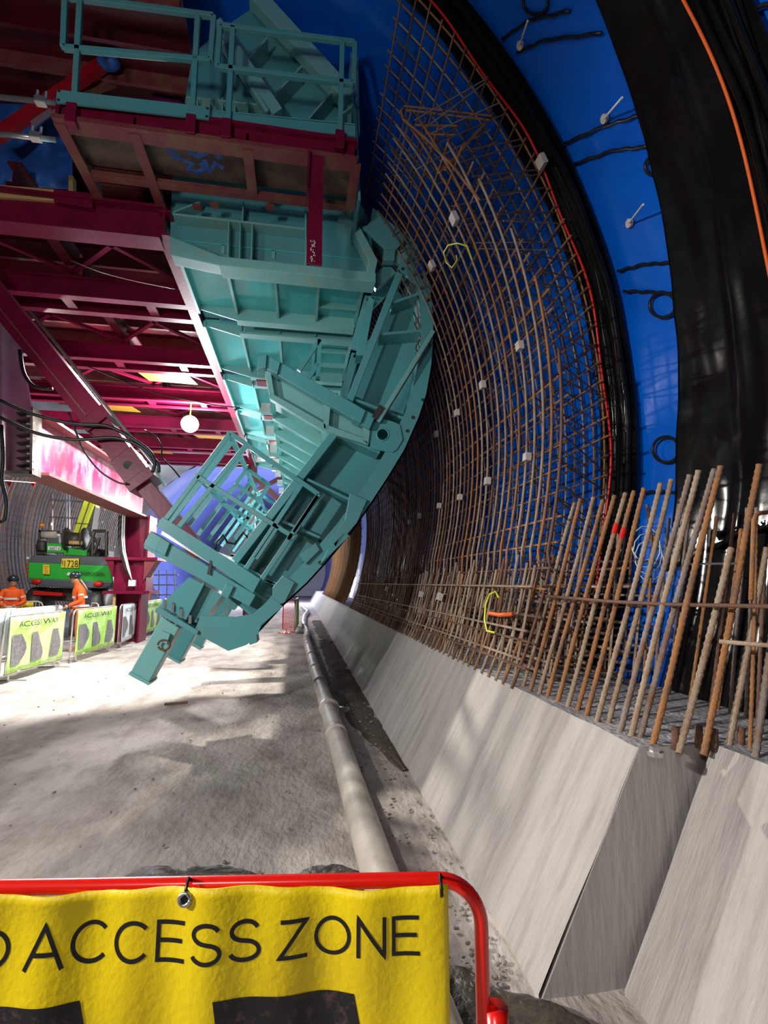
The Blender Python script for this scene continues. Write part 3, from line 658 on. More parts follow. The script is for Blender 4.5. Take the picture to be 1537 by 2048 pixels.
# crown panel under the gantry's right edge
ZF = wy(340, 475, YF).z; XL = wy(340, 475, YF).x; XR = wy(750, 547, YF).x
crown = thing('formwork_shutter', 'long teal formwork panel with ribs seen from below beside the maroon gantry', 'formwork', (XL, YF, ZF))
m = MB(); px_prism(m, [(345, 350), (700, 358), (738, 440), (752, 548), (440, 517), (340, 475)], YF+.12, .02); m.build('front_web', TEAL, crown)
m = MB(); px_prism(m, [(439, 512), (752, 545), (752, 564), (440, 531)], YF-.12, .26); px_prism(m, [(338, 471), (440, 512), (440, 531), (342, 510)], YF-.05, .2); m.build('front_flange', TEAL2, crown, bevel=.006)
for a, b, w_ in [((458, 440), (456, 515), 3), ((481, 442), (479, 518), 3), ((505, 446), (503, 520), 3), ((345, 427), (612, 457), 4), ((487, 402), (485, 440), 3), ((612, 410), (612, 530), 4), ((346, 424), (400, 402), 3)]: pbar(a, b, w_, YF-.06, .18, 'web_stiffener', TEAL2, crown)
m = MB(); px_prism(m, [(706, 458), (720, 452), (756, 520), (750, 548), (735, 545), (738, 520)], YF-.12, .2); m.build('end_post', TEAL2, crown, bevel=.01)
BAYS = [(6.1, 7.66), (8.08, 9.86), (10.26, 12.0), (12.4, 14.2), (14.6, 16.3), (16.7, 18.3)]
RX = [wy(345, 512, YF).x, wy(442, 530, YF).x, wy(545, 545, YF).x, wy(640, 558, YF).x, wy(737, 566, YF).x]
for i, (y0, y1) in enumerate(BAYS):
    MB().box((RX[0], y0, ZF+.04), (RX[4], y1, ZF+.06)).build('panel_plate', TEALG, crown)
    for x in RX: MB().box((x-.02, y0, ZF-.07), (x+.02, y1, ZF+.05)).build('long_rib', TEAL2, crown)
    for f in (.35, .7): MB().box((RX[3], y0+(y1-y0)*f, ZF-.05), (RX[4], y0+(y1-y0)*f+.03, ZF+.04)).build('short_rib', TEAL2, crown)
    for yy in ((y1, y1+.42) if i < 5 else (y1,)):
        s = 1 if yy == y1 else -1
        m = MB(); m.prism([(RX[1], yy-.06*s, ZF-.16), (RX[4]-.05, yy-.06*s, ZF-.16), (RX[4], yy-.06*s, ZF-.10), (RX[4], yy-.06*s, ZF+.10), (RX[0], yy-.06*s, ZF+.10), (RX[0], yy-.06*s, ZF-.02)], (0, .02*s, 0))
        m.box((RX[1], yy-.10, ZF-.18), (RX[4]-.02, yy+.06, ZF-.16)); m.build('cross_frame', TEAL2, crown)
    if i < 5:
        MB().box((RX[0], y1, ZF+.10), (RX[4]+.1, y1+.42, ZF+.12)).build('panel_plate', TEAL, crown)
        if i > 0:
            pl = MB().box((RX[1]+.12, y1-.14, ZF-.26), (RX[1]+.62, y1+.16, ZF-.235)).build('joint_plate', MAR, crown, bevel=.006)
            m = MB()
            for dx in (.06, .68):
                m.tube([(RX[1]+dx, y1-.06, ZF-.25), (RX[1]+dx, y1-.06, ZF-.31), (RX[1]+dx, y1+.08, ZF-.31), (RX[1]+dx, y1+.08, ZF-.25)], .012, 6)
            m.build('lifting_handle', RUST2, pl)
# side skin of the crown panel running down to the hinge, dark behind
S0 = [wy(*p, YF) for p in [(745, 565), (756, 575), (735, 690), (718, 690)]]
for y0, y1 in BAYS[:5]: MB().prism([p+Vector((0, y0-YF+.2, 0)) for p in S0], (0, .25, 0)).build('hanger_link', TEAL, crown)
for y0, y1 in BAYS[:5]:
    o = pbar((812, 528), (742, 600), 22, YF+.35, .08, 'rounded_link', TEAL, crown); o.location.y += (y0-YF)*.9
    o = pbar((742, 585), (712, 690), 20, YF+.35, .08, 'rounded_link', TEAL, crown); o.location.y += (y0-YF)*.9
# hinge brackets between crown panel and wing
hinge = thing('hinge_bracket', 'teal hinge bracket plates joining the panel and the wing tip', 'bracket', wy(780, 500, YF))
m = MB(); px_prism(m, [(745, 414), (817, 475), (794, 497), (772, 499), (723, 453), (735, 450), (743, 440)], YF-.10, .04); m.build('upper_plate', TEAL, hinge, bevel=.006)
m = MB(); px_prism(m, [(745, 414), (836, 490), (830, 512), (815, 476)], YF-.06, .7); m.build('outer_plate', TEAL, hinge)
m = MB(); px_prism(m, [(771, 499), (794, 497), (817, 476), (836, 492), (828, 512), (806, 528), (768, 523)], YF+.03, .05); m.build('lower_plate', TEAL2, hinge)
m = MB(); px_prism(m, [(768, 498), (792, 497), (790, 520), (767, 520)], YF-.08, .12); m.build('hinge_pin_block', TEAL, hinge, bevel=.01)
m = MB(); px_prism(m, [(678, 428), (710, 440), (712, 452), (704, 458), (675, 445)], YF-.1, .3); px_prism(m, [(694, 412), (716, 402), (728, 420), (718, 430), (700, 428)], YF-.15, .3); m.build('rail_stub', TEAL2, hinge)
pbar((785, 535), (745, 568), 26, YF+.1, .08, 'rounded_link', TEAL, hinge)

# roof panel: upper crown shutter behind the guard rails
roof = thing('formwork_shutter', 'upper sloping teal roof shutter with cross ribs behind the guard rails', 'formwork', wy(560, 225, 5.4))
YR = 5.32
m = MB(); px_prism(m, [(500, -12), (530, -12), (712, 215), (690, 262), (560, 230), (395, 222), (370, 205), (385, 110), (440, 60), (500, 20)], YR+.25, .02); m.build('web_plate', TEAL, roof)
pbar((508, -20), (700, 190), 30, YR-.05, .15, 'outer_flange', TEAL2, roof)
pbar((432, 40), (556, 222), 22, YR-.1, .18, 'inner_flange', TEAL2, roof); pbar((440, 70), (535, 222), 8, YR-.1, .1, 'inner_flange', TEAL2, roof)
for a, b in [((498, 115), (535, 74)), ((552, 186), (605, 130)), ((618, 236), (668, 178)), ((675, 235), (712, 205))]: pbar(a, b, 4, YR, .25, 'cross_rib', TEAL2, roof)
for x in (395, 419, 445, 470, 496, 524): pbar((x, 194), (x, 226), 3, YR+.05, .2, 'web_stiffener', TEAL2, roof)
pbar((372, 193), (535, 210), 3, YR+.02, .23, 'shelf', TEAL2, roof)
SKR = [(528, -14), (620, 80), (712, 205), (718, 300), (722, 400)]
m = MB()
for a, b in zip(SKR[:-1], SKR[1:]):
    p, q = wy(*a, YR), wy(*b, YR); m.prism([p, q, q-Vector((.03, 0, .02)), p-Vector((.03, 0, .02))], (0, 11.5, 0))
m.build('skin_plate', TEAL, roof)

# ================================================================== MAROON GANTRY
gan = thing('formwork_gantry', 'maroon steel gantry carrying the formwork with cross beams overhead', 'gantry', (-4.6, 15.3, 0))
XW = -6.9
MB().ibeam((XL-.07, 5.95, ZF+.16), (XL-.07, 18.6, ZF+.16), .14, .34).build('edge_beam', MAR, gan)
MB().ibeam((XW, 6.05, ZF+.15), (XL-.1, 6.05, ZF+.15), .26, .44).build('cross_beam', MAR, gan)
for y0, y1 in BAYS[:5]+[(0, 18.3)]:
    for yy in (y1-.02, y1+.42):
        MB().ibeam((XW, yy, ZF+.16), (XL-.12, yy, ZF+.16), .13, .32).build('cross_beam', MAR, gan)
    for x in (XL-.7, XL-1.9, XL-3.4): MB().bar((x, y1+.06, ZF+.05), (x, y1+.36, ZF+.05), .14, .06).build('spacer_plate', MAR, gan)
for i, (y0, y1) in enumerate(BAYS):
    m = MB()
    for (xa, xb) in ((XL-.2, XL-1.8), (XL-1.8, XL-3.6)):
        m.bar((xa, y0, ZF+.42), (xb, y1, ZF+.42), .07, .05); m.bar((xb, y0, ZF+.42), (xa, y1, ZF+.42), .07, .05)
    m.build('plan_brace', MAR, gan)
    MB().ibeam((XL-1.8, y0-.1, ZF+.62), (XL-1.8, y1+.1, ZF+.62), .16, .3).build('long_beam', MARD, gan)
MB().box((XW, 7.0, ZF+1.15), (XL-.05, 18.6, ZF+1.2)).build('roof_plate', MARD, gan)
for k in range(12):
    MB().box((XW, 7.1+k, ZF+.85), (XL-.1, 7.16+k, ZF+1.15)).build('roof_joist', MARR, gan)
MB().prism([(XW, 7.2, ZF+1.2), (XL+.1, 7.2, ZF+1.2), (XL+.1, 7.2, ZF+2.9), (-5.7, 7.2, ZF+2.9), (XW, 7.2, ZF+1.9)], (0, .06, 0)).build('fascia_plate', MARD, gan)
m = MB()
for z in (1.5, 1.75, 2.05, 2.3, 2.6): m.box((-6.0, 7.12, ZF+z), (XL+.1, 7.2, ZF+z+.03))
m.build('fascia_ribs', MARR, gan)
for k, (y0, x0) in enumerate([(9.86, -3.4), (14.2, -3.2), (16.3, -5.4), (12.0, -5.2)]):
    MB().prism([(x0, y0+.45, ZF+.05), (x0+1.0, y0+.45, ZF+.05), (x0+1.1, y0+1.2, ZF+.10), (x0+.1, y0+1.2, ZF+.12)], (0, 0, .01)).build('yellow_sheet', YELLOWPLY, gan)
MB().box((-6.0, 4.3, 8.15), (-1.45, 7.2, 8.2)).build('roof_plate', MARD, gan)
for k in range(6):
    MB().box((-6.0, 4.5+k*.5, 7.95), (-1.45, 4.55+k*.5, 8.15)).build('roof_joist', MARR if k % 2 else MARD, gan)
# portal beam and columns on the left leg line
pb0, pb1 = wx(62, 945, -4.6), wx(285, 1030, -4.6)
ZB, ZT = 3.55, 4.48
MB().box((-4.62, 9.4, ZB), (-4.58, 15.5, ZT)).build('portal_web', MARP, gan)
MB().box((-4.86, 9.4, ZB-.05), (-4.34, 15.5, ZB)).build('portal_flange', MARR, gan)
MB().box((-4.86, 9.4, ZT), (-4.34, 15.5, ZT+.05)).build('portal_flange', MARR, gan)
m = MB(); px_prism(m, [(-60, 540), (20, 598), (40, 690), (62, 812), (62, 946), (-60, 946)], 9.2, .05); m.build('near_column_plate', LAV, gan)
m = MB(); px_prism(m, [(-60, 560), (4, 600), (4, 946), (-60, 946)], 8.95, .3); m.build('near_column', LAV, gan)
m = MB()
for k in range(8): px_prism(m, [(32, 824+k*15), (62, 822+k*15), (62, 824+k*15), (32, 827+k*15)], 9.05, .2)
px_prism(m, [(61, 815), (66, 813), (64, 948), (59, 948)], 9.0, .3); px_prism(m, [(2, 940), (64, 942), (64, 948), (2, 946)], 9.0, .3); m.build('bolted_splice', DARK, gan)
for k in range(8):
    c = wy(62, 832+k*15, 9.05); MB().tube([c-Vector((.06, 0, 0)), c+Vector((.05, 0, 0))], .025, 6).build('splice_bolt', STEEL, gan)
cb = wy(266, 1240, 15.4)
cx = -4.6
MB().ibeam((cx, 15.5, 2.35), (cx, 15.5, ZB), .75, .7, .05, .05, (1, 0, 0)).build('column', MAR, gan)
MB().box((cx-.75, 15.0, 2.27), (cx+.65, 16.0, 2.35)).build('column_plate', MAR, gan)
MB().box((cx-.5, 15.15, 1.42), (cx+.35, 15.85, 2.27)).build('jack_box', MAR, gan)
MB().prism([(cx+.3, 15.05, 2.27), (cx+.62, 15.05, 2.27), (cx+.3, 15.05, 1.7)], (0, .5, 0)).build('gusset', MARR, gan)
MB().prism([(cx-.5, 15.05, 2.27), (cx-.72, 15.05, 2.27), (cx-.5, 15.05, 1.8)], (0, .5, 0)).build('gusset', MAR, gan)
MB().box((cx-.72, 15.0, 1.34), (cx+.5, 16.0, 1.42)).build('column_plate', MAR, gan)
MB().ibeam((cx-.1, 15.5, 0), (cx-.1, 15.5, 1.34), .72, .7, .05, .06, (1, 0, 0)).build('leg', MAR, gan)
MB().box((cx-.46, 15.08, 0), (cx-.40, 15.2, 1.34)).build('leg_timber', TIMBER, gan)
MB().box((cx-.05, 14.95, 1.55), (cx+.12, 15.05, 1.72)).build('junction_box', WHITEP, gan)
for k in range(4):
    MB().tube([(cx-.45+.05*k, 15.05, ZB), (cx-.42+.05*k, 15.02, 2.9), (cx-.36+.05*k, 15.0, 2.5), (cx-.15+.03*k, 14.98, 2.0), (cx+.03, 14.96, 1.7)], .02, 6).build('cable', BLACK if k < 2 else WHITEP, gan, smooth=True)
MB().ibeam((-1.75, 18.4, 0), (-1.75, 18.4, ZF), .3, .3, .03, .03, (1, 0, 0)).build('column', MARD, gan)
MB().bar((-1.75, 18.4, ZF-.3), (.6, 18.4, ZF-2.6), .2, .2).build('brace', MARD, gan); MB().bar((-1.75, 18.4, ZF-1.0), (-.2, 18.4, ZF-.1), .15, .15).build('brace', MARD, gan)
# telescopic props from the gantry down to the wing
def prop(label, Y, dx, mat, mat2, hose=True):
    t = thing('telescopic_prop', label, 'prop', wy(330+dx, 1000, Y))
    def pb(a, b, w, d, nm, mt, off=0): return pbar((a[0]+dx, a[1]), (b[0]+dx, b[1]), w, Y+off, d, nm, mt, t)
    pb((-70, 520), (186, 834), 49, .36, 'outer_tube', mat); pb((180, 826), (196, 846), 58, .46, 'collar', mat2, -.05)
    pb((190, 838), (278, 960), 45, .34, 'middle_tube', mat); pb((240, 908), (280, 962), 53, .42, 'bolted_section', mat2, -.04); pb((272, 950), (284, 967), 60, .48, 'collar', mat2, -.06)
    pb((280, 962), (400, 1110), 34, .26, 'inner_tube', mat2, .03)
    c0, c1 = wy(256+dx, 930, Y-.05), wy(256+dx, 930, Y+.1)
    MB().tube([c0, c1], .055, 14).build('pin', DARK, t)
    MB().tube([wy(60+dx, 622, Y-.02), wy(303+dx, 925, Y-.02), wy(330+dx, 970, Y-.02)], .02, 8).build('hydraulic_line', STEEL, t, smooth=True)
    m = MB(); px_prism(m, strip_poly((-68+dx, 534), (172+dx, 830), 3), Y-.01, .02); m.build('seam', MARR, t)
    return t
prop('nearest thick maroon telescopic prop slanting down toward the teal wing', 6.75, 0, LAV if False else MAR, MAR)
prop('second purple telescopic prop just behind the nearest prop', 8.1, 0, PURP, MARD)
prop('third purple telescopic prop deeper under the gantry', 9.6, 0, PURP, PURP)
def hose(px, Y, r, name, mat, label, cat='hose'):
    pts = []
    for (a, b) in zip(px[:-1], px[1:]):
        for k in range(4): pts.append((a[0]+(b[0]-a[0])*k/4, a[1]+(b[1]-a[1])*k/4))
    pts.append(px[-1]); sm = pts[:]
    for _ in range(3): sm = [sm[0]]+[((sm[i-1][0]+2*sm[i][0]+sm[i+1][0])/4, (sm[i-1][1]+2*sm[i][1]+sm[i+1][1])/4) for i in range(1, len(sm)-1)]+[sm[-1]]
    tag(MB().tube([wy(x, y, Y) for x, y in sm], r, 7).build(name, mat, smooth=True), label, cat)
hose([(-10, 796), (60, 828), (150, 850), (215, 848), (262, 875), (300, 900), (312, 925), (305, 945)], 6.6, .022, 'hydraulic_hose', BLACK, 'upper thick black hose sagging across the nearest prop')
hose([(-10, 830), (70, 868), (150, 882), (230, 872), (280, 890), (318, 925), (318, 945)], 6.62, .022, 'hydraulic_hose', BLACK, 'lower thick black hose sagging across the nearest prop')
hose([(138, 825), (150, 860), (168, 905), (200, 945), (240, 968), (255, 967)], 6.65, .012, 'hydraulic_hose', BLACK, 'thin black hose curving below the nearest prop over the pink beam')
hose([(40, 700), (45, 745), (65, 775), (105, 778)], 7.2, .025, 'hydraulic_hose', BLACK, 'short black hose loop left of the nearest prop')
hose([(3, 850), (8, 920), (2, 960), (14, 1000), (12, 1040), (0, 1045)], 7.0, .022, 'hydraulic_hose', BLACK, 'black hose hanging down at the left picture edge')
hose([(290, 860), (315, 875), (325, 895), (322, 915), (345, 935), (360, 955)], 8.0, .012, 'hydraulic_hose', BLACK, 'bunch of thin black hose at the head of the purple prop')
hose([(170, 730), (240, 760), (320, 790), (380, 800), (440, 812), (480, 815)], 9.8, .012, 'power_cable', BLACK, 'black power cable slung under the cross beams to the hanging lamp', 'cable')
hose([(140, 520), (200, 545), (280, 565), (350, 578)], 7.0, .006, 'power_cable', STEEL, 'thin pale wire strung under the nearest cross beams', 'cable')
# hanging work lamp
LP = wy(380, 848, 12.2)
t = thing('work_lamp', 'glaring round white work lamp hanging under the gantry', 'lamp', LP)
MB().ball(LP, .20, nu=24, nv=16).build('globe', LAMPG, t, smooth=True)
MB().tube([LP+Vector((0, 0, .2)), wy(383, 800, 12.2)], .012, 6).build('cord', SIGNY, t); MB().tube([wy(383, 803, 12.2), wy(383, 796, 12.2)], .06, 8).build('hook', SIGNY, t)
lamp('work_lamp_light', LP-Vector((0, .3, .1)), 1000, (.97, .96, 1.0), .2)

# ================================================================== WORK PLATFORM AT THE TOP
YP = 4.92
plat = thing('work_platform', 'maroon work platform with plywood deck seen from below and teal guard rails', 'platform', wy(330, 300, YP))
ZP = wy(110, 240, YP).z
x0, x1 = wy(108, 240, YP).x, wy(714, 300, YP).x
def pz(px, py, z=0): return wz(px, py, ZP+z)
yr = wz(690, 412, ZP).y
MB().box((x0, YP, ZP+.02), (x1, YP+.04, ZP+.24)).build('front_channel', MAR, plat)
MB().box((x0, YP-.06, ZP-.03), (x1, YP+.12, ZP+.02)).build('front_flange', MARR, plat); MB().box((x0, YP-.06, ZP+.20), (x1, YP+.10, ZP+.24)).build('front_flange', MAR, plat)
XJ = [wy(116, 262, YP).x, wy(268, 262, YP).x, wy(495, 285, YP).x, wy(712, 300, YP).x]
for i, x in enumerate(XJ):
    ye = 6.0 if i < 2 else yr
    m = MB(); m.box((x-.05, YP, ZP-.04), (x+.06, ye, ZP-.01)); m.box((x-.012, YP, ZP-.01), (x+.012, ye, ZP+.16)); m.build('joist', MARR, plat)
MB().box((XJ[0], YP+.1, ZP+.12), (XJ[3], yr, ZP+.15)).build('deck', DECK, plat)
MB().box((XJ[0], yr-.05, ZP-.03), (XJ[3], yr+.06, ZP+.02)).build('rear_bar', MARR, plat)
for x, y in [(430, 408), (540, 412), (395, 412)]:
    c = wz(x, y, ZP-.04); MB().box(c-Vector((.05, .04, .03)), c+Vector((.05, .04, .0))).build('rear_lug', MARR, plat)
m = MB()
for st in ([(335, 297), (345, 306), (352, 318), (362, 312)], [(352, 295), (372, 290), (400, 294), (412, 306), (395, 312), (378, 304)], [(365, 322), (385, 328), (378, 340), (395, 346), (410, 338), (400, 325)], [(408, 318), (420, 345), (432, 325), (446, 338)], [(430, 300), (440, 318)]):
    m.tube([wz(x, y, ZP+.118) for x, y in st], .035, 6)
for v in m.v: v.z = ZP+.119-(.004 if v.z < ZP+.118 else 0)
m.build('spray_mark', TARP, plat)
m = MB(); px_prism(m, [(621, 300), (648, 303), (644, 530), (613, 525)], YP-.05, .03); px_prism(m, [(617, 300), (622, 300), (617, 372), (613, 372)], YP-.1, .2); m.build('support_post', MAR, plat)
m = MB()
for k in range(40):
    c = wy(625+random.uniform(-4, 6), 480+random.uniform(0, 44), YP-.055); m.ball(c, .006, nu=5, nv=3)
m.build('weld_spatter', WHITEP, plat)
def grail(tl, tr, br, bl, posts, feet):
    m = MB(); Y = YP-.04; q = [wy(*p, Y) for p in (tl, tr, br, bl)]
    for a, b in zip(q, q[1:]+q[:1]): m.bar(a, b, .055, .055, (0, 1, 0))
    for (a, b) in posts: m.bar(wy(*a, Y+.0), wy(*b, Y+.0), .055, .055, (0, 1, 0))
    o = m.build('guard_rail', TEAL, plat, bevel=.006)
    for (x, y) in feet:
        c = wy(x, y, Y); MB().box(c-Vector((.05, .05, .11)), c+Vector((.05, .05, .11))).build('rail_socket', MAR, plat, bevel=.006)
grail((131, -6), (428, 33), (421, 122), (127, 96), [((161, -3), (148, 232)), ((396, 30), (384, 250))], [(145, 232), (383, 254)])
grail((440, 52), (710, 86), (707, 168), (435, 135), [((466, 55), (456, 258)), ((685, 83), (680, 278))], [(454, 262), (680, 284)])
m = MB(); px_prism(m, [(114, 179), (420, 214), (418, 238), (112, 204)], YP-.08, .02); m.build('toe_board', TEAL, plat)
m = MB()
for x, y in [(118, 182), (117, 200), (415, 217), (414, 233)]:
    c = wy(x, y, YP-.08); m.tube([c-Vector((0, .004, 0)), c+Vector((0, .01, 0))], .016, 8)
m.build('toe_board_slots', DARK, plat)
m = MB(); px_prism(m, [(423, 222), (711, 250), (711, 272), (423, 243)], YP-.02, .02); px_prism(m, [(423, 219), (711, 247), (711, 251), (423, 223)], YP-.02, .1); m.build('toe_board', TEAL, plat)
m = MB()
for (a, b) in [((712, 90), (716, 270)), ((698, 190), (700, 275)), ((706, 100), (700, 180))]: m.bar(wy(*a, YP+.5), wy(*b, YP+.5), .05, .05, (0, 1, 0))
m.build('side_rail', TEAL, plat)
# scaffold tubes and clutter at the top left
def tubething(a, b, Y, r, mat, label, clamps=()):
    t = thing('scaffold_tube', label, 'scaffold tube', wy(*a, Y)); MB().tube([wy(*a, Y), wy(*b, Y)], r, 10).build('tube', mat, t, smooth=True)
    for x, y in clamps:
        c = wy(x, y, Y); MB().box(c-Vector((.055, .04, .038)), c+Vector((.055, .04, .038))).build('coupler', STEEL, t, bevel=.01)
        MB().tube([c+Vector((-.04, 0, .04)), c+Vector((-.04, 0, .12))], .015, 6).build('coupler_bolt', STEEL, t)
        MB().tube([c+Vector((.04, 0, .04)), c+Vector((.04, 0, .12))], .015, 6).build('coupler_bolt', STEEL, t)
tubething((-20, 192), (420, 240), 5.05, .027, STEEL, 'silver scaffold tube with coupler just above the platform edge', [(82, 203)])
tubething((-20, 266), (112, 280), 5.05, .027, STEEL, 'silver scaffold tube with coupler below the platform edge at the left', [(72, 274)])
tubething((-20, 90), (208, 123), 6.6, .03, TIMBER, 'pale pole high at the left behind the guard rail')
tag(MB().bar(wy(-10, 275, 5.9), wy(222, 118, 5.9), .13, .10, (0, 1, 0)).build('diagonal_strut', DRED), 'red diagonal steel strut behind the left guard rail', 'strut')
tag(MB().bar(wy(60, 245, 5.95), wy(115, 205, 5.95), .08, .08, (0, 1, 0)).build('diagonal_strut', LAV), 'short mauve strut under the red diagonal strut', 'strut')
tag(MB().bar(wy(150, 195, 6.1), wy(305, 135, 6.1), .05, .10, (0, 1, 0)).build('angle_brace', MARR), 'thin rusty brace behind the left toe board', 'brace')
tag(MB().bar(wy(340, -10, 6.2), wy(366, 120, 6.2), .07, .05, (0, 1, 0)).build('tension_rod', PURP), 'purple tension rod behind the left guard rail', 'rod')
tag(MB().ball(wy(218, 124, 5.85), .14, .10, .10).build('cloth_bundle', TARP, smooth=True), 'crumpled blue cloth tied to the red diagonal strut', 'cloth')
m = MB(); pts = [(298, 150), (318, 140), (345, 138), (368, 150), (366, 206), (306, 200)]; px_prism(m, pts, 6.3, .3); tag(m.build('purple_plate', PURP, bevel=.03), 'rounded purple steel plate behind the left guard rail', 'steel plate')
tubething((245, 130), (370, 148), 6.2, .018, WHITEP, 'white conduit behind the left guard rail carrying three yellow tags')
for i, x in enumerate((268, 308, 347)):
    m = MB(); y = 133+(x-245)*.145; px_prism(m, [(x-4, y), (x+5, y), (x+3, y+17), (x-5, y+16)], 6.15, .01); tag(m.build('yellow_tag', SIGNY), ['left', 'middle', 'right'][i]+' yellow tag hanging from the white conduit', 'tag')
def tarp(u, v):
    px = -30+175*u; py = 205+165*v; Y = 6.42+.08*noise.noise(Vector((u*4, v*3, 1)))+.05*math.sin(u*14+v*3)
    return wy(px, py+8*u, Y)
tag(MB().grid(tarp, 40, 40).build('tarpaulin', TARP, smooth=True, solid=.01), 'crumpled blue tarpaulin hanging at the upper left', 'tarpaulin')
m = MB(); px_prism(m, [(-20, 368), (108, 378), (108, 401), (-20, 392)], 6.0, .12); tag(m.build('timber_plank', TIMBER, bevel=.006), 'pale timber beam lying on the maroon cross beam', 'timber')
m = MB(); px_prism(m, [(137, 350), (146, 351), (146, 380), (137, 380)], 6.2, .1); tag(m.build('timber_stub', TIMBER), 'short upright timber stub at the end of the pale beam', 'timber')
m = MB(); px_prism(m, [(107, 377), (185, 386), (185, 415), (107, 402)], 5.95, .3); tag(m.build('steel_packer', MAR, bevel=.006), 'maroon steel packer beside the pale timber beam', 'steel box')

# ================================================================== MOBILE CRANE
YC = 15.6
crane = thing('mobile_crane', 'green and grey mobile crane with lime boom seen from behind', 'crane', wz(140, 1260, 0))
def cq(pts, dy, d, name, mat, bevel=0, par=None):
    m = MB(); px_prism(m, pts, YC+dy, d); return m.build(name, mat, par or crane, bevel=bevel)
cq([(56, 1125), (222, 1132), (219, 1176), (52, 1158)][0:0] or [(55, 1124), (220, 1131), (226, 1165), (52, 1158)], 0, 1.2, 'counterweight', CRG, .05)
cq([(66, 1110), (212, 1113), (223, 1133), (54, 1126)], .02, 1.1, 'counterweight_top', CRGR, .03)
cq([(52, 1157), (226, 1163), (222, 1172), (205, 1177), (75, 1172), (55, 1166)], .0, 1.1, 'counterweight_skirt', CRGR, .03)
sg = cq([(124, 1117), (158, 1117), (157, 1136), (122, 1135)], -.05, .03, 'number_plate', SIGNY)
def ptext(s, a, b, h, Y, name, mat, par):
    """text from picture point a to b (baseline ends), h high, on the plane at Y"""
    o = text_faces(s, lambda u, v: wy(a[0]+(b[0]-a[0])*u, a[1]+(b[1]-a[1])*u-h*v, Y)).build(name, mat, par); return o
ptext('1728', (129, 1134), (156, 1134.5), 13.5, YC-.06, 'number_text', INK, sg)
o = text_faces('UBF', lambda u, v: wy(125.5-3*v+1.5, 1132-12*u, YC-.06)).build('small_text', INK, sg)
sg = cq([(86, 1129), (99, 1130), (99, 1149), (86, 1148)], -.07, .02, 'warning_sign', SIGNY)
for k, s in enumerate(('CAUTION', 'LEFT', 'HAND', 'DRIVE')): ptext(s, (87+(0 if k == 0 else 2), 1134.5+k*4.3), (98-(0 if k == 0 else 2), 1134.9+k*4.3), 3, YC-.08, 'sign_text', REDC, sg)
ptext('SENNEBOGEN', (146, 1149), (208, 1152), 7, YC-.06, 'lettering', INK, crane)
MB().tube([wy(137.5, 1148, YC-.06), wy(137.5, 1148, YC+.02)], .045, 14).build('tow_eye', SIGNW, crane)
for x, y in ((73, 1163), (197, 1168)):
    m = MB(); m.ball(wy(x, y, YC-.02), .13, .05, .075); m.build('tail_lamp', REDC, crane, smooth=True)
bx = cq([(93, 1086), (127, 1087), (127, 1106), (93, 1105)], .2, .5, 'green_box', CRG, .02)
pl = cq([(96, 1092), (121, 1093), (121, 1101), (96, 1100)], .17, .02, 'licence_plate', SIGNW, 0, bx)
ptext('36877 E', (98, 1099.5), (119.5, 1100), 6, YC+.16, 'plate_text', INK, pl)
cq([(127, 1095), (168, 1096), (166, 1112), (127, 1110)], .25, .5, 'green_base', CRG, .02)
cq([(70, 1088), (92, 1087), (92, 1110), (71, 1110)], .3, .6, 'engine_block', DARK, .03)
m = MB()
for k in range(5): m.tube([wy(75, 1086+k*3, YC+.25), wy(91, 1086+k*3, YC+.25)], .07, 8)
m.build('cable_reel', DARK, crane, smooth=True)
MB().tube([wy(86, 1069, YC+.4), wy(116, 1069, YC+.4)], .13, 12).build('exhaust_silencer', PIPEM, crane, smooth=True)
MB().tube([wy(102, 1062, YC+.4), wy(103, 1034, YC+.4)], .035, 8).build('exhaust_pipe', STEEL, crane, smooth=True)
cq([(77, 1060), (120, 1061), (120, 1066), (77, 1064)], .3, .4, 'rear_frame', DARK); cq([(77, 1060), (81, 1060), (81, 1090), (77, 1090)], .3, .3, 'rear_frame', DARK)
cq([(96, 1072), (118, 1072), (118, 1087), (96, 1087)], .4, .3, 'engine_cover', CRGR, .02)
MB().tube([wy(83, 1053, YC+.5), wy(83, 1048, YC+.5)], .065, 10).build('beacon', AMBER, crane, smooth=True)
wn = MB().tube([wy(135, 1078, YC+.1), wy(167, 1080, YC+.1)], .20, 16).build('winch_drum', DARK, crane, smooth=True)
for x in (132, 168): MB().tube([wy(x, 1078, YC+.1), wy(x+2, 1078, YC+.1)], .33, 16).build('drum_flange', DARK, wn, smooth=True)
MB().tube([wy(139, 1085, YC-.12), wy(164, 1086, YC-.12)], .06, 10).build('roller', TIMBER, wn, smooth=True)
cq([(146, 1066), (166, 1067), (189, 1004), (168, 1001)], .5, .45, 'boom', LIME, .01)
cq([(175, 1020), (186, 1010), (192, 1005), (183, 1060), (178, 1085), (168, 1085)], .6, .4, 'boom_side', DARK)
pbar((157, 1066), (179, 1003), 1.6, YC+.46, .03, 'boom_rope', DARK, crane); pbar((149, 1046), (176, 1048), 1.6, YC+.46, .03, 'boom_strap', DARK, crane)
cq([(182, 1010), (192, 1008), (190, 1016), (184, 1018)], .6, .3, 'boom_head', LIME)
m = MB()
for a, b in [((186, 1110), (186, 1062)), ((214, 1112), (214, 1062)), ((186, 1062), (214, 1062)), ((190, 1064), (176, 1100)), ((200, 1075), (188, 1108)), ((180, 1065), (198, 1090))]: m.tube([wy(*a, YC+.1), wy(*b, YC+.1)], .05, 7)
m.build('access_frame', DARK, crane)
cq([(168, 1092), (214, 1100), (214, 1114), (165, 1112)], .5, .6, 'cab_base', DARK, .02)
cq([(70, 1176), (205, 1180), (205, 1205), (60, 1200)], .3, 2.2, 'undercarriage', DARK, .03)
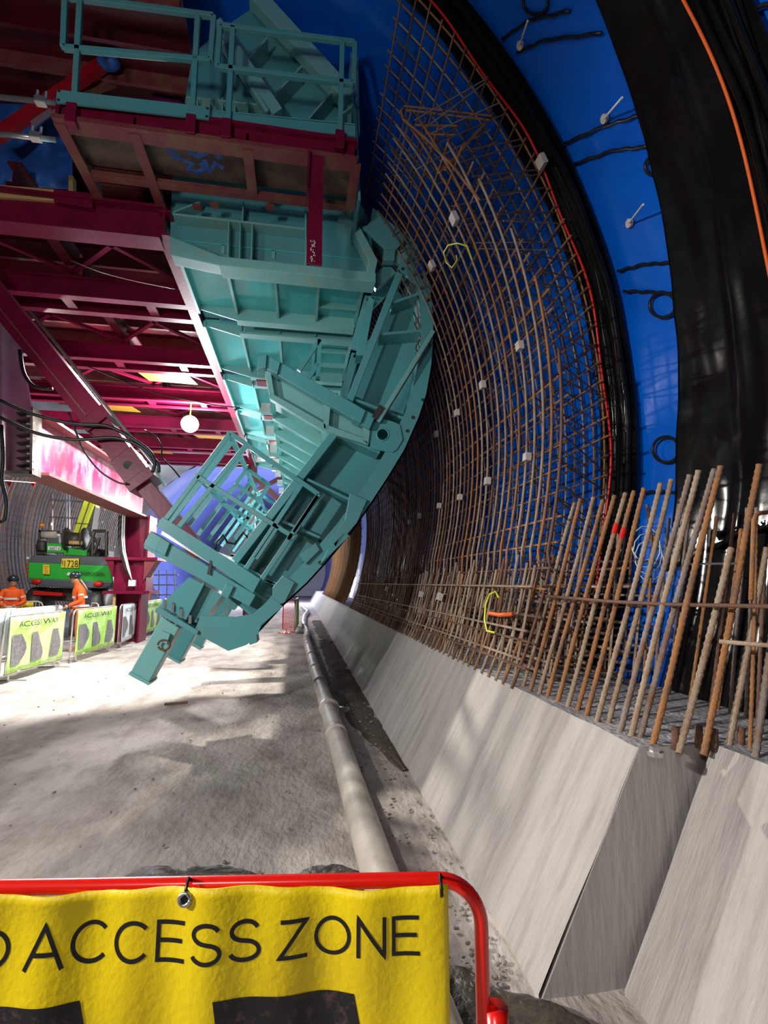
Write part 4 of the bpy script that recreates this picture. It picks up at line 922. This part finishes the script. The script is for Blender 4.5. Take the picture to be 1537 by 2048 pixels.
cq([(66, 1182), (125, 1186), (124, 1192), (66, 1190)], .0, .2, 'red_outrigger', REDC, .01)
for x in (78, 196):
    MB().tube([wy(x-14, 1212, YC+.5), wy(x+14, 1213, YC+.5)], .55, 20).build('wheel', DARK, crane, smooth=True)
m = MB()
for k in range(4): px_prism(m, [(53, 1128+k*8), (57, 1126+k*8), (56, 1130+k*8), (53, 1132+k*8)], YC-.03, .02)
m.build('hazard_stripe', REDC, crane)

# ================================================================== WORKERS
def skin_person(name, label, base, h, heading, lean, arms, helmet, detail=True):
    """standing figure grown from a skeleton; base at the feet; heading in degrees (0 faces +X)"""
    t = thing(name, label, 'person', base)
    M = Matrix.Translation(base) @ Matrix.Rotation(R(heading), 4, 'Z') @ Matrix.Scale(h/1.78, 4)
    V = [(0, 0, .95), (.02+lean*.3, 0, 1.15), (.02+lean*.7, 0, 1.35), (.03+lean, 0, 1.48), (.05+lean*1.15, 0, 1.56), (.08+lean*1.3, 0, 1.66), (.08+lean*1.3, 0, 1.76)]
    Rr = [.15, .14, .17, .09, .055, .055, .045]; Eg = [(0, 1), (1, 2), (2, 3), (3, 4), (4, 5), (5, 6)]
    for s in (-1, 1):
        n = len(V); V += [(0, .09*s, .90), (.03, .10*s, .50), (-.03, .10*s, .09), (.12, .11*s, .05)]; Rr += [.10, .075, .055, .045]; Eg += [(0, n), (n, n+1), (n+1, n+2), (n+2, n+3)]
        n = len(V); el, ha = arms[0 if s < 0 else 1]
        V += [(.02+lean*.9, .19*s, 1.42), el, ha]; Rr += [.07, .055, .042]; Eg += [(2, n), (n, n+1), (n+1, n+2)]
    me = bpy.data.meshes.new('body'); me.from_pydata([tuple(M @ Vector(v)) for v in V], Eg, []); o = bpy.data.objects.new('body', me); COL.objects.link(o)
    sk = o.modifiers.new('skin', 'SKIN'); sv = me.skin_vertices[0].data
    for i, r in enumerate(Rr): sv[i].radius = (r*1.13*h/1.78, r*1.13*h/1.78)
    sv[0].use_root = True
    o.modifiers.new('sub', 'SUBSURF').levels = 2; o.modifiers['sub'].render_levels = 2
    me.materials.append(HIVIS); attach(o, t)
    def P(x, y, z): return M @ Vector((x, y, z))
    hx = .08+lean*1.3
    MB().ball(P(hx+.01, 0, 1.67), .088, .078, .115).build('face', SKIN, t, smooth=True)
    fx = M.to_3x3() @ Vector((1, 0, 0)); nz = P(hx+.10, 0, 1.66); MB().ball(nz, .018, .018, .025, 8, 6).build('nose', SKIN, t, smooth=True)
    MB().ball(P(hx-.005, 0, 1.74), .125, .115, .10).build('helmet', helmet, t, smooth=True)
    MB().tube([P(hx+.02, 0, 1.715), P(hx+.02, 0, 1.725)], .135, 16).build('helmet_brim', helmet, t, smooth=True)
    for z, r in ((1.22, .185), (1.02, .19)):
        MB().tube([P(lean*(z-.95)*1.8, 0, z), P(lean*(z-.95)*1.8, 0, z+.05)], r*h/1.78, 14, False).build('reflective_band', REFL, t, smooth=True)
    for (el, ha), s in zip(arms, (-1, 1)):
        hp = P(*ha); d = (hp-P(*el)).normalized()
        m = MB(); m.ball(hp+d*.04, .04, .028, .045, 8, 6)
        for k in range(4): m.tube([hp+d*.06+Vector((0, (k-1.5)*.016, 0)), hp+d*(.10+.01*(k % 3))+Vector((0, (k-1.5)*.018, -.015)), hp+d*(.125+.01*(k % 2))+Vector((0, (k-1.5)*.018, -.04))], .008, 5)
        m.tube([hp+d*.02+Vector((0, .03, 0)), hp+d*.07+Vector((0, .05, -.01))], .009, 5); m.build('hand', SKIN, t, smooth=True)
        q0 = Vector(el)*.45+Vector((.02+lean*.9, .19*s, 1.42))*.55
        MB().tube([P(*q0), P(*(q0*.8+Vector(el)*.2))], .068*h/1.78, 10, False).build('reflective_band', REFL, t, smooth=True)
    return t, P
wb = wz(158, 1268, 0)
dW = 13.5; wbase = Vector((wy(168, 1185, dW).x, dW, 0))
t, P = skin_person('person', 'worker in orange hi-vis jacket and dark helmet with backpack seen from behind by the crane', wbase, 1.86, 215, .10, [((.0, -.30, 1.15), (.12, -.30, .95)), ((.12, .30, 1.15), (.35, .22, 1.05))], HELM)
m = MB(); m.box(Vector((-.16, -.13, 0)), Vector((.16, .13, .42)))
Mx = Matrix.Translation(P(-.02, 0, 1.0)) @ Matrix.Rotation(R(215-90), 4, 'Z')
for v in m.v: v.xyz = Mx @ v
m.build('backpack', NAVY, t, bevel=.05)
MB().tube([P(.10, .04, 1.64), P(.02, .07, 1.52), P(-.07, .08, 1.36)], .02, 6).build('breathing_hose', PIPEM, t, smooth=True)
wb2 = Vector((wy(27, 1170, 14.3).x, 14.3, 0))
t, P = skin_person('person', 'worker in orange hi-vis jacket standing at the left edge beside the crane', wb2, 1.78, -70, .05, [((.12, -.28, 1.15), (.30, -.12, 1.08)), ((.12, .28, 1.15), (.30, .12, 1.08))], HELM)

# ================================================================== BARRIERS
def crowd_barrier(p0, p1, label, banner, frame=STEEL, z0=.12, z1=1.08, group=None, words=None, prints=(), bars=14, cover=(0, 1), bl=None, btop=0):
    p0 = Vector(p0); p1 = Vector(p1); d = p1-p0; L = d.length; u = d/L; n = Vector((-u.y, u.x, 0)); r = .017
    t = thing('crowd_barrier', label, 'barrier', p0, group)
    a = .12
    pts = [p0+Vector((0, 0, z0)), p0+Vector((0, 0, z1-a)), p0+u*(a*.3)+Vector((0, 0, z1-a*.3)), p0+u*a+Vector((0, 0, z1)), p1-u*a+Vector((0, 0, z1)), p1-u*(a*.3)+Vector((0, 0, z1-a*.3)), p1+Vector((0, 0, z1-a)), p1+Vector((0, 0, z0)), p0+Vector((0, 0, z0))]
    MB().tube(pts, r, 8).build('frame', frame, t, smooth=True)
    m = MB()
    for k in range(1, bars): m.tube([p0+u*(L*k/bars)+Vector((0, 0, z0)), p0+u*(L*k/bars)+Vector((0, 0, z1))], .007, 5)
    m.build('infill_bars', frame, t)
    for q in (p0+u*.25, p1-u*.25):
        MB().tube([q+n*.3+Vector((0, 0, .015)), q+Vector((0, 0, .02)), q-n*.3+Vector((0, 0, .015))], .015, 6).build('foot', frame, t); MB().tube([q+Vector((0, 0, .02)), q+Vector((0, 0, z0))], .015, 6).build('foot', frame, t)
    if banner:
        tocam = -1 if (n.dot(-p0) < 0) else 1
        def bf(s, v, off=.03): return p0+u*(L*s)+Vector((0, 0, z0+.02+(z1-btop-z0-.03)*v))+n*tocam*(off+.018*math.sin(s*17+v*2)+.010*math.sin(s*41))
        b = MB().grid(lambda s, v: bf(cover[0]+(cover[1]-cover[0])*s, v), 40, 10).build('mesh_banner', banner, smooth=True, solid=.004)
        tag(b, bl, 'banner', None)
        flip = False
        def fl(s): return 1-s if flip else s
        if words: text_faces(words, lambda a_, b_: bf(fl(.18+.64*a_), .80+.10*b_, .052)).build('printed_words', INK, b)
        for k, pr in enumerate(prints):
            m = MB(); N = 6
            for i in range(N):
                def e(x, v): return bf(fl(x), v, .044)
                v0, v1 = .12+.55*i/N, .12+.55*(i+1)/N
                l0, l1 = pr[0]+pr[2]*i/N, pr[0]+pr[2]*(i+1)/N; w0, w1 = pr[1]*(.75+.35*math.sin(PI*i/N+pr[3])), pr[1]*(.75+.35*math.sin(PI*(i+1)/N+pr[3]))
                for c in range(5): m.add([e(l0+w0*c/5, v0), e(l0+w0*(c+1)/5, v0), e(l1+w1*(c+1)/5, v1), e(l1+w1*c/5, v1)], [(0, 1, 2, 3)])
            m.build('printed_panel', GREYP, b)
    return t
GP = [(.10, .20, .0, .0), (.40, .20, -.02, .8), (.72, .18, .02, .4)]
def gpt(px, py, Y): q = wy(px, py, Y); q.z = 0; return q
ga = [(wx(8, 1370, -4.72), wx(128, 1332, -4.60)), (wx(142, 1318, -4.75), wx(232, 1293, -4.85)), (wx(238, 1292, -4.8), wx(281, 1277, -4.9)), (wx(284, 1276, -4.85), wx(318, 1262, -4.95))]
gy = [(9.4, 11.3), (11.55, 13.7), (13.95, 16.1), (16.3, 18.4)]
gl = ['nearest steel crowd barrier at the left edge hung with a lime banner', 'second steel crowd barrier from the left edge on the lime banner line', 'third steel crowd barrier on the line with the palest banner', 'fourth steel crowd barrier on the line beside the hanging foot']
gb = ['nearest lime green access way banner with grey printed figures', 'second lime green access way banner from the left edge', 'pale faded access way banner third along the line', 'green access way banner fourth along the line nearest the hanging foot']
gx = [(8, 128), (145, 230), (238, 279), (283, 320)]
for i in range(4):
    a = gpt(gx[i][0], 1250, gy[i][0]); b = gpt(gx[i][1], 1250, gy[i][1])
    crowd_barrier(a, b, gl[i], GBAN if i != 2 else WBAN, words='ACCESS WAY', prints=GP, bl=gb[i], cover=(.04, .98))
a = gpt(326, 1230, 18.7); b = gpt(350, 1225, 20.7); crowd_barrier(a, b, 'farthest green bannered crowd barrier just behind the hanging foot', GBAN, prints=(), bl='farthest lime banner on the line, partly behind the foot')
wbar = [((36, 10.4), (122, 12.6), 'white bannered crowd barrier behind the nearest lime barrier', 'white mesh banner behind the nearest lime banner'), ((-30, 9.9), (34, 11.2), 'white bannered crowd barrier cut by the left picture edge', 'white mesh banner at the left picture edge'), ((140, 14.6), (195, 15.1), 'short steel barrier standing right behind the worker with the backpack', 'dusty olive banner on the barrier behind the worker')]
for k, ((xa, ya), (xb, yb), lb, bl_) in enumerate(wbar):
    a = gpt(xa, 1250, ya+1.4); b = gpt(xb, 1250, yb+1.4 if k < 2 else yb); a.x -= .25 if k < 2 else 0; 
    crowd_barrier(a, b, lb, WBAN if k < 2 else DECK, WHITEP, bl=bl_, cover=(.05, .97))
a = gpt(-20, 1230, 14.6); b = gpt(84, 1230, 14.9)
crowd_barrier(a, b, 'steel barrier carrying a yellow no access zone banner at the left edge', YEL, WHITEP, words='NO ACCESS ZONE', bl='distant yellow no access zone banner at the left edge', cover=(.02, .82), z1=1.15)
a = gpt(566, 1240, 17.5); b = gpt(590, 1240, 16.8)
crowd_barrier(a, b, 'distant red framed barrier beyond the hook of the wing', None, REDP)
a = gpt(590, 1240, 16.8); b = gpt(596, 1240, 19.5)
crowd_barrier(a, b, 'distant barrier with dark green cover beside the pipe', GBAN, STEEL, bl='dark green cover on the distant barrier by the pipe')
# red and white flags
tag(MB().tube([wy(-5, 960, 9.0), wy(30, 963, 9.0), wy(70, 966, 9.0)], .008, 5).build('flag_line', WHITEP), 'white bunting line under the pink beam at the left', 'line')
for k, x in enumerate((18, 66)):
    m = MB(); px_prism(m, [(x-6, 963), (x+6, 964), (x+1, 975)], 9.0, .01); tag(m.build('bunting_flag', REDC), ['left', 'right'][k]+' small red triangular flag on the bunting line', 'flag')
# scaffold tower far left behind the column
sc = thing('scaffold_tower', 'distant grey scaffold tower behind the maroon column', 'scaffold', wz(320, 1230, 0))
for x in (302, 318, 334, 350): m = MB().tube([wy(x, 1225, 24), wy(x, 1140, 24)], .03, 5).build('upright', STEEL, sc)
for y in (1150, 1170, 1190, 1210): MB().tube([wy(296, y, 24), wy(356, y, 24)], .03, 5).build('ledger', STEEL, sc)
sc = thing('scaffold_tower', 'tall thin scaffold poles standing behind the lime crane boom', 'scaffold', wz(140, 1225, 0))
for x in (104, 132, 138): MB().tube([wy(x, 1100, 18.8), wy(x, 985, 18.8)], .04, 5).build('upright', STEEL, sc)
for y in (1000, 1034): MB().tube([wy(100, y, 18.8), wy(170, y+4, 18.8)], .03, 5).build('ledger', STEEL, sc)
# orange machine seen past the column leg
tag(MB().box(wy(286, 1210, 19), wy(303, 1165, 19.6)).build('orange_machine', HIVIS, bevel=.05), 'orange machine part glimpsed right of the maroon column leg', 'machine')

# ================================================================== FOREGROUND BARRIER
pL, pR = wz(0, 1775, 1.12), wz(885, 1759, 1.12)
u = (pR-pL); u.z = 0; u.normalize(); nrm = Vector((u.y, -u.x, 0))
fbar = thing('crowd_barrier', 'nearest red tubular crowd barrier across the bottom of the picture', 'barrier', (pR.x, pR.y, 0))
def fp(px, py, off=0): return onplane(px, py, pL+nrm*off, nrm)
tr = .0125
pc = [pL-u*1.4, pL, pR+u*.02]
cor = fp(963, 1850)
Rr = .075; ctr = Vector((cor.x, cor.y, pR.z-Rr))-u*Rr
path = [pL-u*1.5, pL, ctr-u*.06+Vector((0, 0, Rr))]+[ctr+u*(Rr*math.sin(R(a)))+Vector((0, 0, Rr*math.cos(R(a)))) for a in range(0, 91, 9)]+[Vector((cor.x, cor.y, .5)), Vector((cor.x, cor.y, .02))]
MB().tube(path, tr, 14).build('frame', REDP, fbar, smooth=True)
m = MB()
for k in range(12): q = pR-u*(.10+k*.13); m.tube([Vector((q.x, q.y, .2)), Vector((q.x, q.y, 1.12))], .006, 6)
m.build('infill_bars', REDP, fbar)
MB().tube([Vector((cor.x, cor.y, .2)), pL-u*1.5+Vector((0, 0, -.92))], tr, 10).build('lower_rail', REDP, fbar, smooth=True)
MB().tube([Vector((cor.x, cor.y, .02))+nrm*.3, Vector((cor.x, cor.y, .02))-nrm*.3], .014, 8).build('foot', REDP, fbar, smooth=True)
c = fp(992, 2030); MB().tube([c+Vector((0, 0, -.10)), c+Vector((0, 0, .012))], .022, 12).build('coupling_socket', REDP, fbar, smooth=True)
MB().bar(fp(970, 2024), fp(990, 2024), .012, .03).build('socket_arm', REDP, fbar)
# banner
XRt = fp(892, 1765)
def ban(s, v, off=0):
    """s metres left of the banner's right edge, v metres below the rail"""
    q = Vector((XRt.x, XRt.y, 1.128))-u*s
    wv = .006*math.sin(s*19+v*3)+.004*math.sin(s*47+1)+.004*math.sin(v*22)*math.sin(s*7)
    sag = .010*math.sin(s*6.3+.5)**2*(1 if v < .02 else 0)
    return q+nrm*(.020+off+wv)+Vector((0, 0, -v-sag))
bn = MB().grid(lambda a, b: ban(a*2.1, b*.95), 240, 60).build('mesh_banner', YEL, smooth=True, solid=.003)
tag(bn, 'large yellow no access zone banner tied to the nearest red barrier', 'banner')
def bcoord(px, py):
    q = onplane(px, py, XRt+nrm*.022, nrm); return (XRt-q).dot(u), 1.128-q.z
def arcpts(cx, cy, rx, ry, a0, a1, n=18): return [(cx+rx*math.cos(R(a0+(a1-a0)*i/n)), cy+ry*math.sin(R(a0+(a1-a0)*i/n))) for i in range(n+1)]
GL = {'A': (.92, [[(.0, 0), (.46, 1), (.92, 0)], [(.17, .36), (.75, .36)]]), 'C': (.95, [arcpts(.5, .5, .44, .44, 42, 318, 26)]),
      'E': (.80, [[(.76, .94), (.06, .94), (.06, .06), (.78, .06)], [(.06, .52), (.70, .52)]]), 'S': (.84, [arcpts(.42, .72, .33, .22, 20, 250, 18)+arcpts(.42, .27, .36, .22, 85, -165, 20)]),
      'Z': (.84, [[(.06, .94), (.76, .94), (.05, .06), (.80, .06)]]), 'O': (1.04, [arcpts(.52, .5, .46, .44, 0, 360, 32)]), 'N': (.86, [[(.07, 0), (.07, .97), (.79, .03), (.79, 1)]])}
def stroke_text(word, mapfn, t=.105, gap=.13):
    W = sum(GL[c][0] for c in word)+gap*(len(word)-1); m = MB(); x = 0
    for c in word:
        for li, ln in enumerate(GL[c][1]):
            fine = [ln[0]]
            for p, q in zip(ln[:-1], ln[1:]):
                k = max(int(math.dist(p, q)/.09), 1); fine += [(p[0]+(q[0]-p[0])*i/k, p[1]+(q[1]-p[1])*i/k) for i in range(1, k+1)]
            ln = fine; n = len(ln); sides = []; loopd = ln[0] == ln[-1] or math.dist(ln[0], ln[-1]) < 1e-6
            for i, p in enumerate(ln):
                a = ln[i-1] if i else (ln[-2] if loopd else None); b = ln[i+1] if i < n-1 else (ln[1] if loopd else None)
                d1 = Vector((p[0]-a[0], p[1]-a[1])).normalized() if a else None; d2 = Vector((b[0]-p[0], b[1]-p[1])).normalized() if b else None
                d1 = d1 or d2; d2 = d2 or d1; nn = Vector((-(d1+d2).y, (d1+d2).x)); nn.normalize()
                k = t/2/max(nn.dot(Vector((-d1.y, d1.x))), .45)
                sides.append(((p[0]+nn.x*k, p[1]+nn.y*k), (p[0]-nn.x*k, p[1]-nn.y*k)))
            for i in range(n-1):
                for f0, f1 in ((0, .5), (.5, 1)):
                    def L(k, f): return tuple(sides[i][k][q]*(1-f)+sides[i+1][k][q]*f for q in (0, 1))
                    m.add([mapfn((x+p[0])/W, p[1], li) for p in (L(0, f0), L(0, f1), L(1, f1), L(1, f0))], [(0, 1, 2, 3)])
        x += GL[c][0]+gap
    return m
def btext(s_, a, b, h, name):
    sa, va = bcoord(*a); sb, vb = bcoord(*b); sh, vh = bcoord(a[0], a[1]-h); hh = va-vh
    return stroke_text(s_, lambda x, y, li: ban(sa+(sb-sa)*x, va+(vb-va)*x-hh*y, 0.0022+.0004*li)).build(name, INK, bn)
btext('ACCESS', (50, 1940), (522, 1921), 88, 'printed_words'); btext('ZONE', (556, 1920), (841, 1907), 82, 'printed_words')
btext('NO', (-160, 1950), (16, 1943), 88, 'printed_words')
for q in ([(-200, 2018), (158, 2003), (230, 2420), (-200, 2420)], [(428, 1996), (708, 1990), (780, 2380), (470, 2400)]):
    m = MB(); cs = [bcoord(*p) for p in q]
    m.grid(lambda a, b: ban((cs[0][0]*(1-a)+cs[1][0]*a)*(1-b)+(cs[3][0]*(1-a)+cs[2][0]*a)*b, (cs[0][1]*(1-a)+cs[1][1]*a)*(1-b)+(cs[3][1]*(1-a)+cs[2][1]*a)*b, .0024), 60, 30); m.build('printed_panel', INKM, bn, smooth=True)
s0, v0 = bcoord(372, 1794); e = ban(s0, v0, .006)
MB().tube([e+u*(.0095*math.cos(R(k*20)))+Vector((0, 0, .0095*math.sin(R(k*20)))) for k in range(19)], .0035, 7).build('eyelet', STEEL, bn, smooth=True)
MB().tube([e-nrm*.004, e+nrm*.001], .007, 10).build('eyelet_hole', INK, bn)
for px, py in ((373, 1788), (882, 1782)):
    s1, v1 = bcoord(px, py); q = ban(s1, v1, .005); zt = MB()
    zt.tube([q, q+Vector((0, 0, v1-.012))+nrm*.004, Vector((q.x, q.y, 1.138))-nrm*.012, q-nrm*.05+Vector((0, 0, v1-.02)), q-nrm*.05], .003, 6)
    tag(zt.build('cable_tie', BLACK, smooth=True), ('black cable tie through the eyelet of the yellow banner' if px < 800 else 'black cable tie at the right corner of the yellow banner'), 'cable tie')
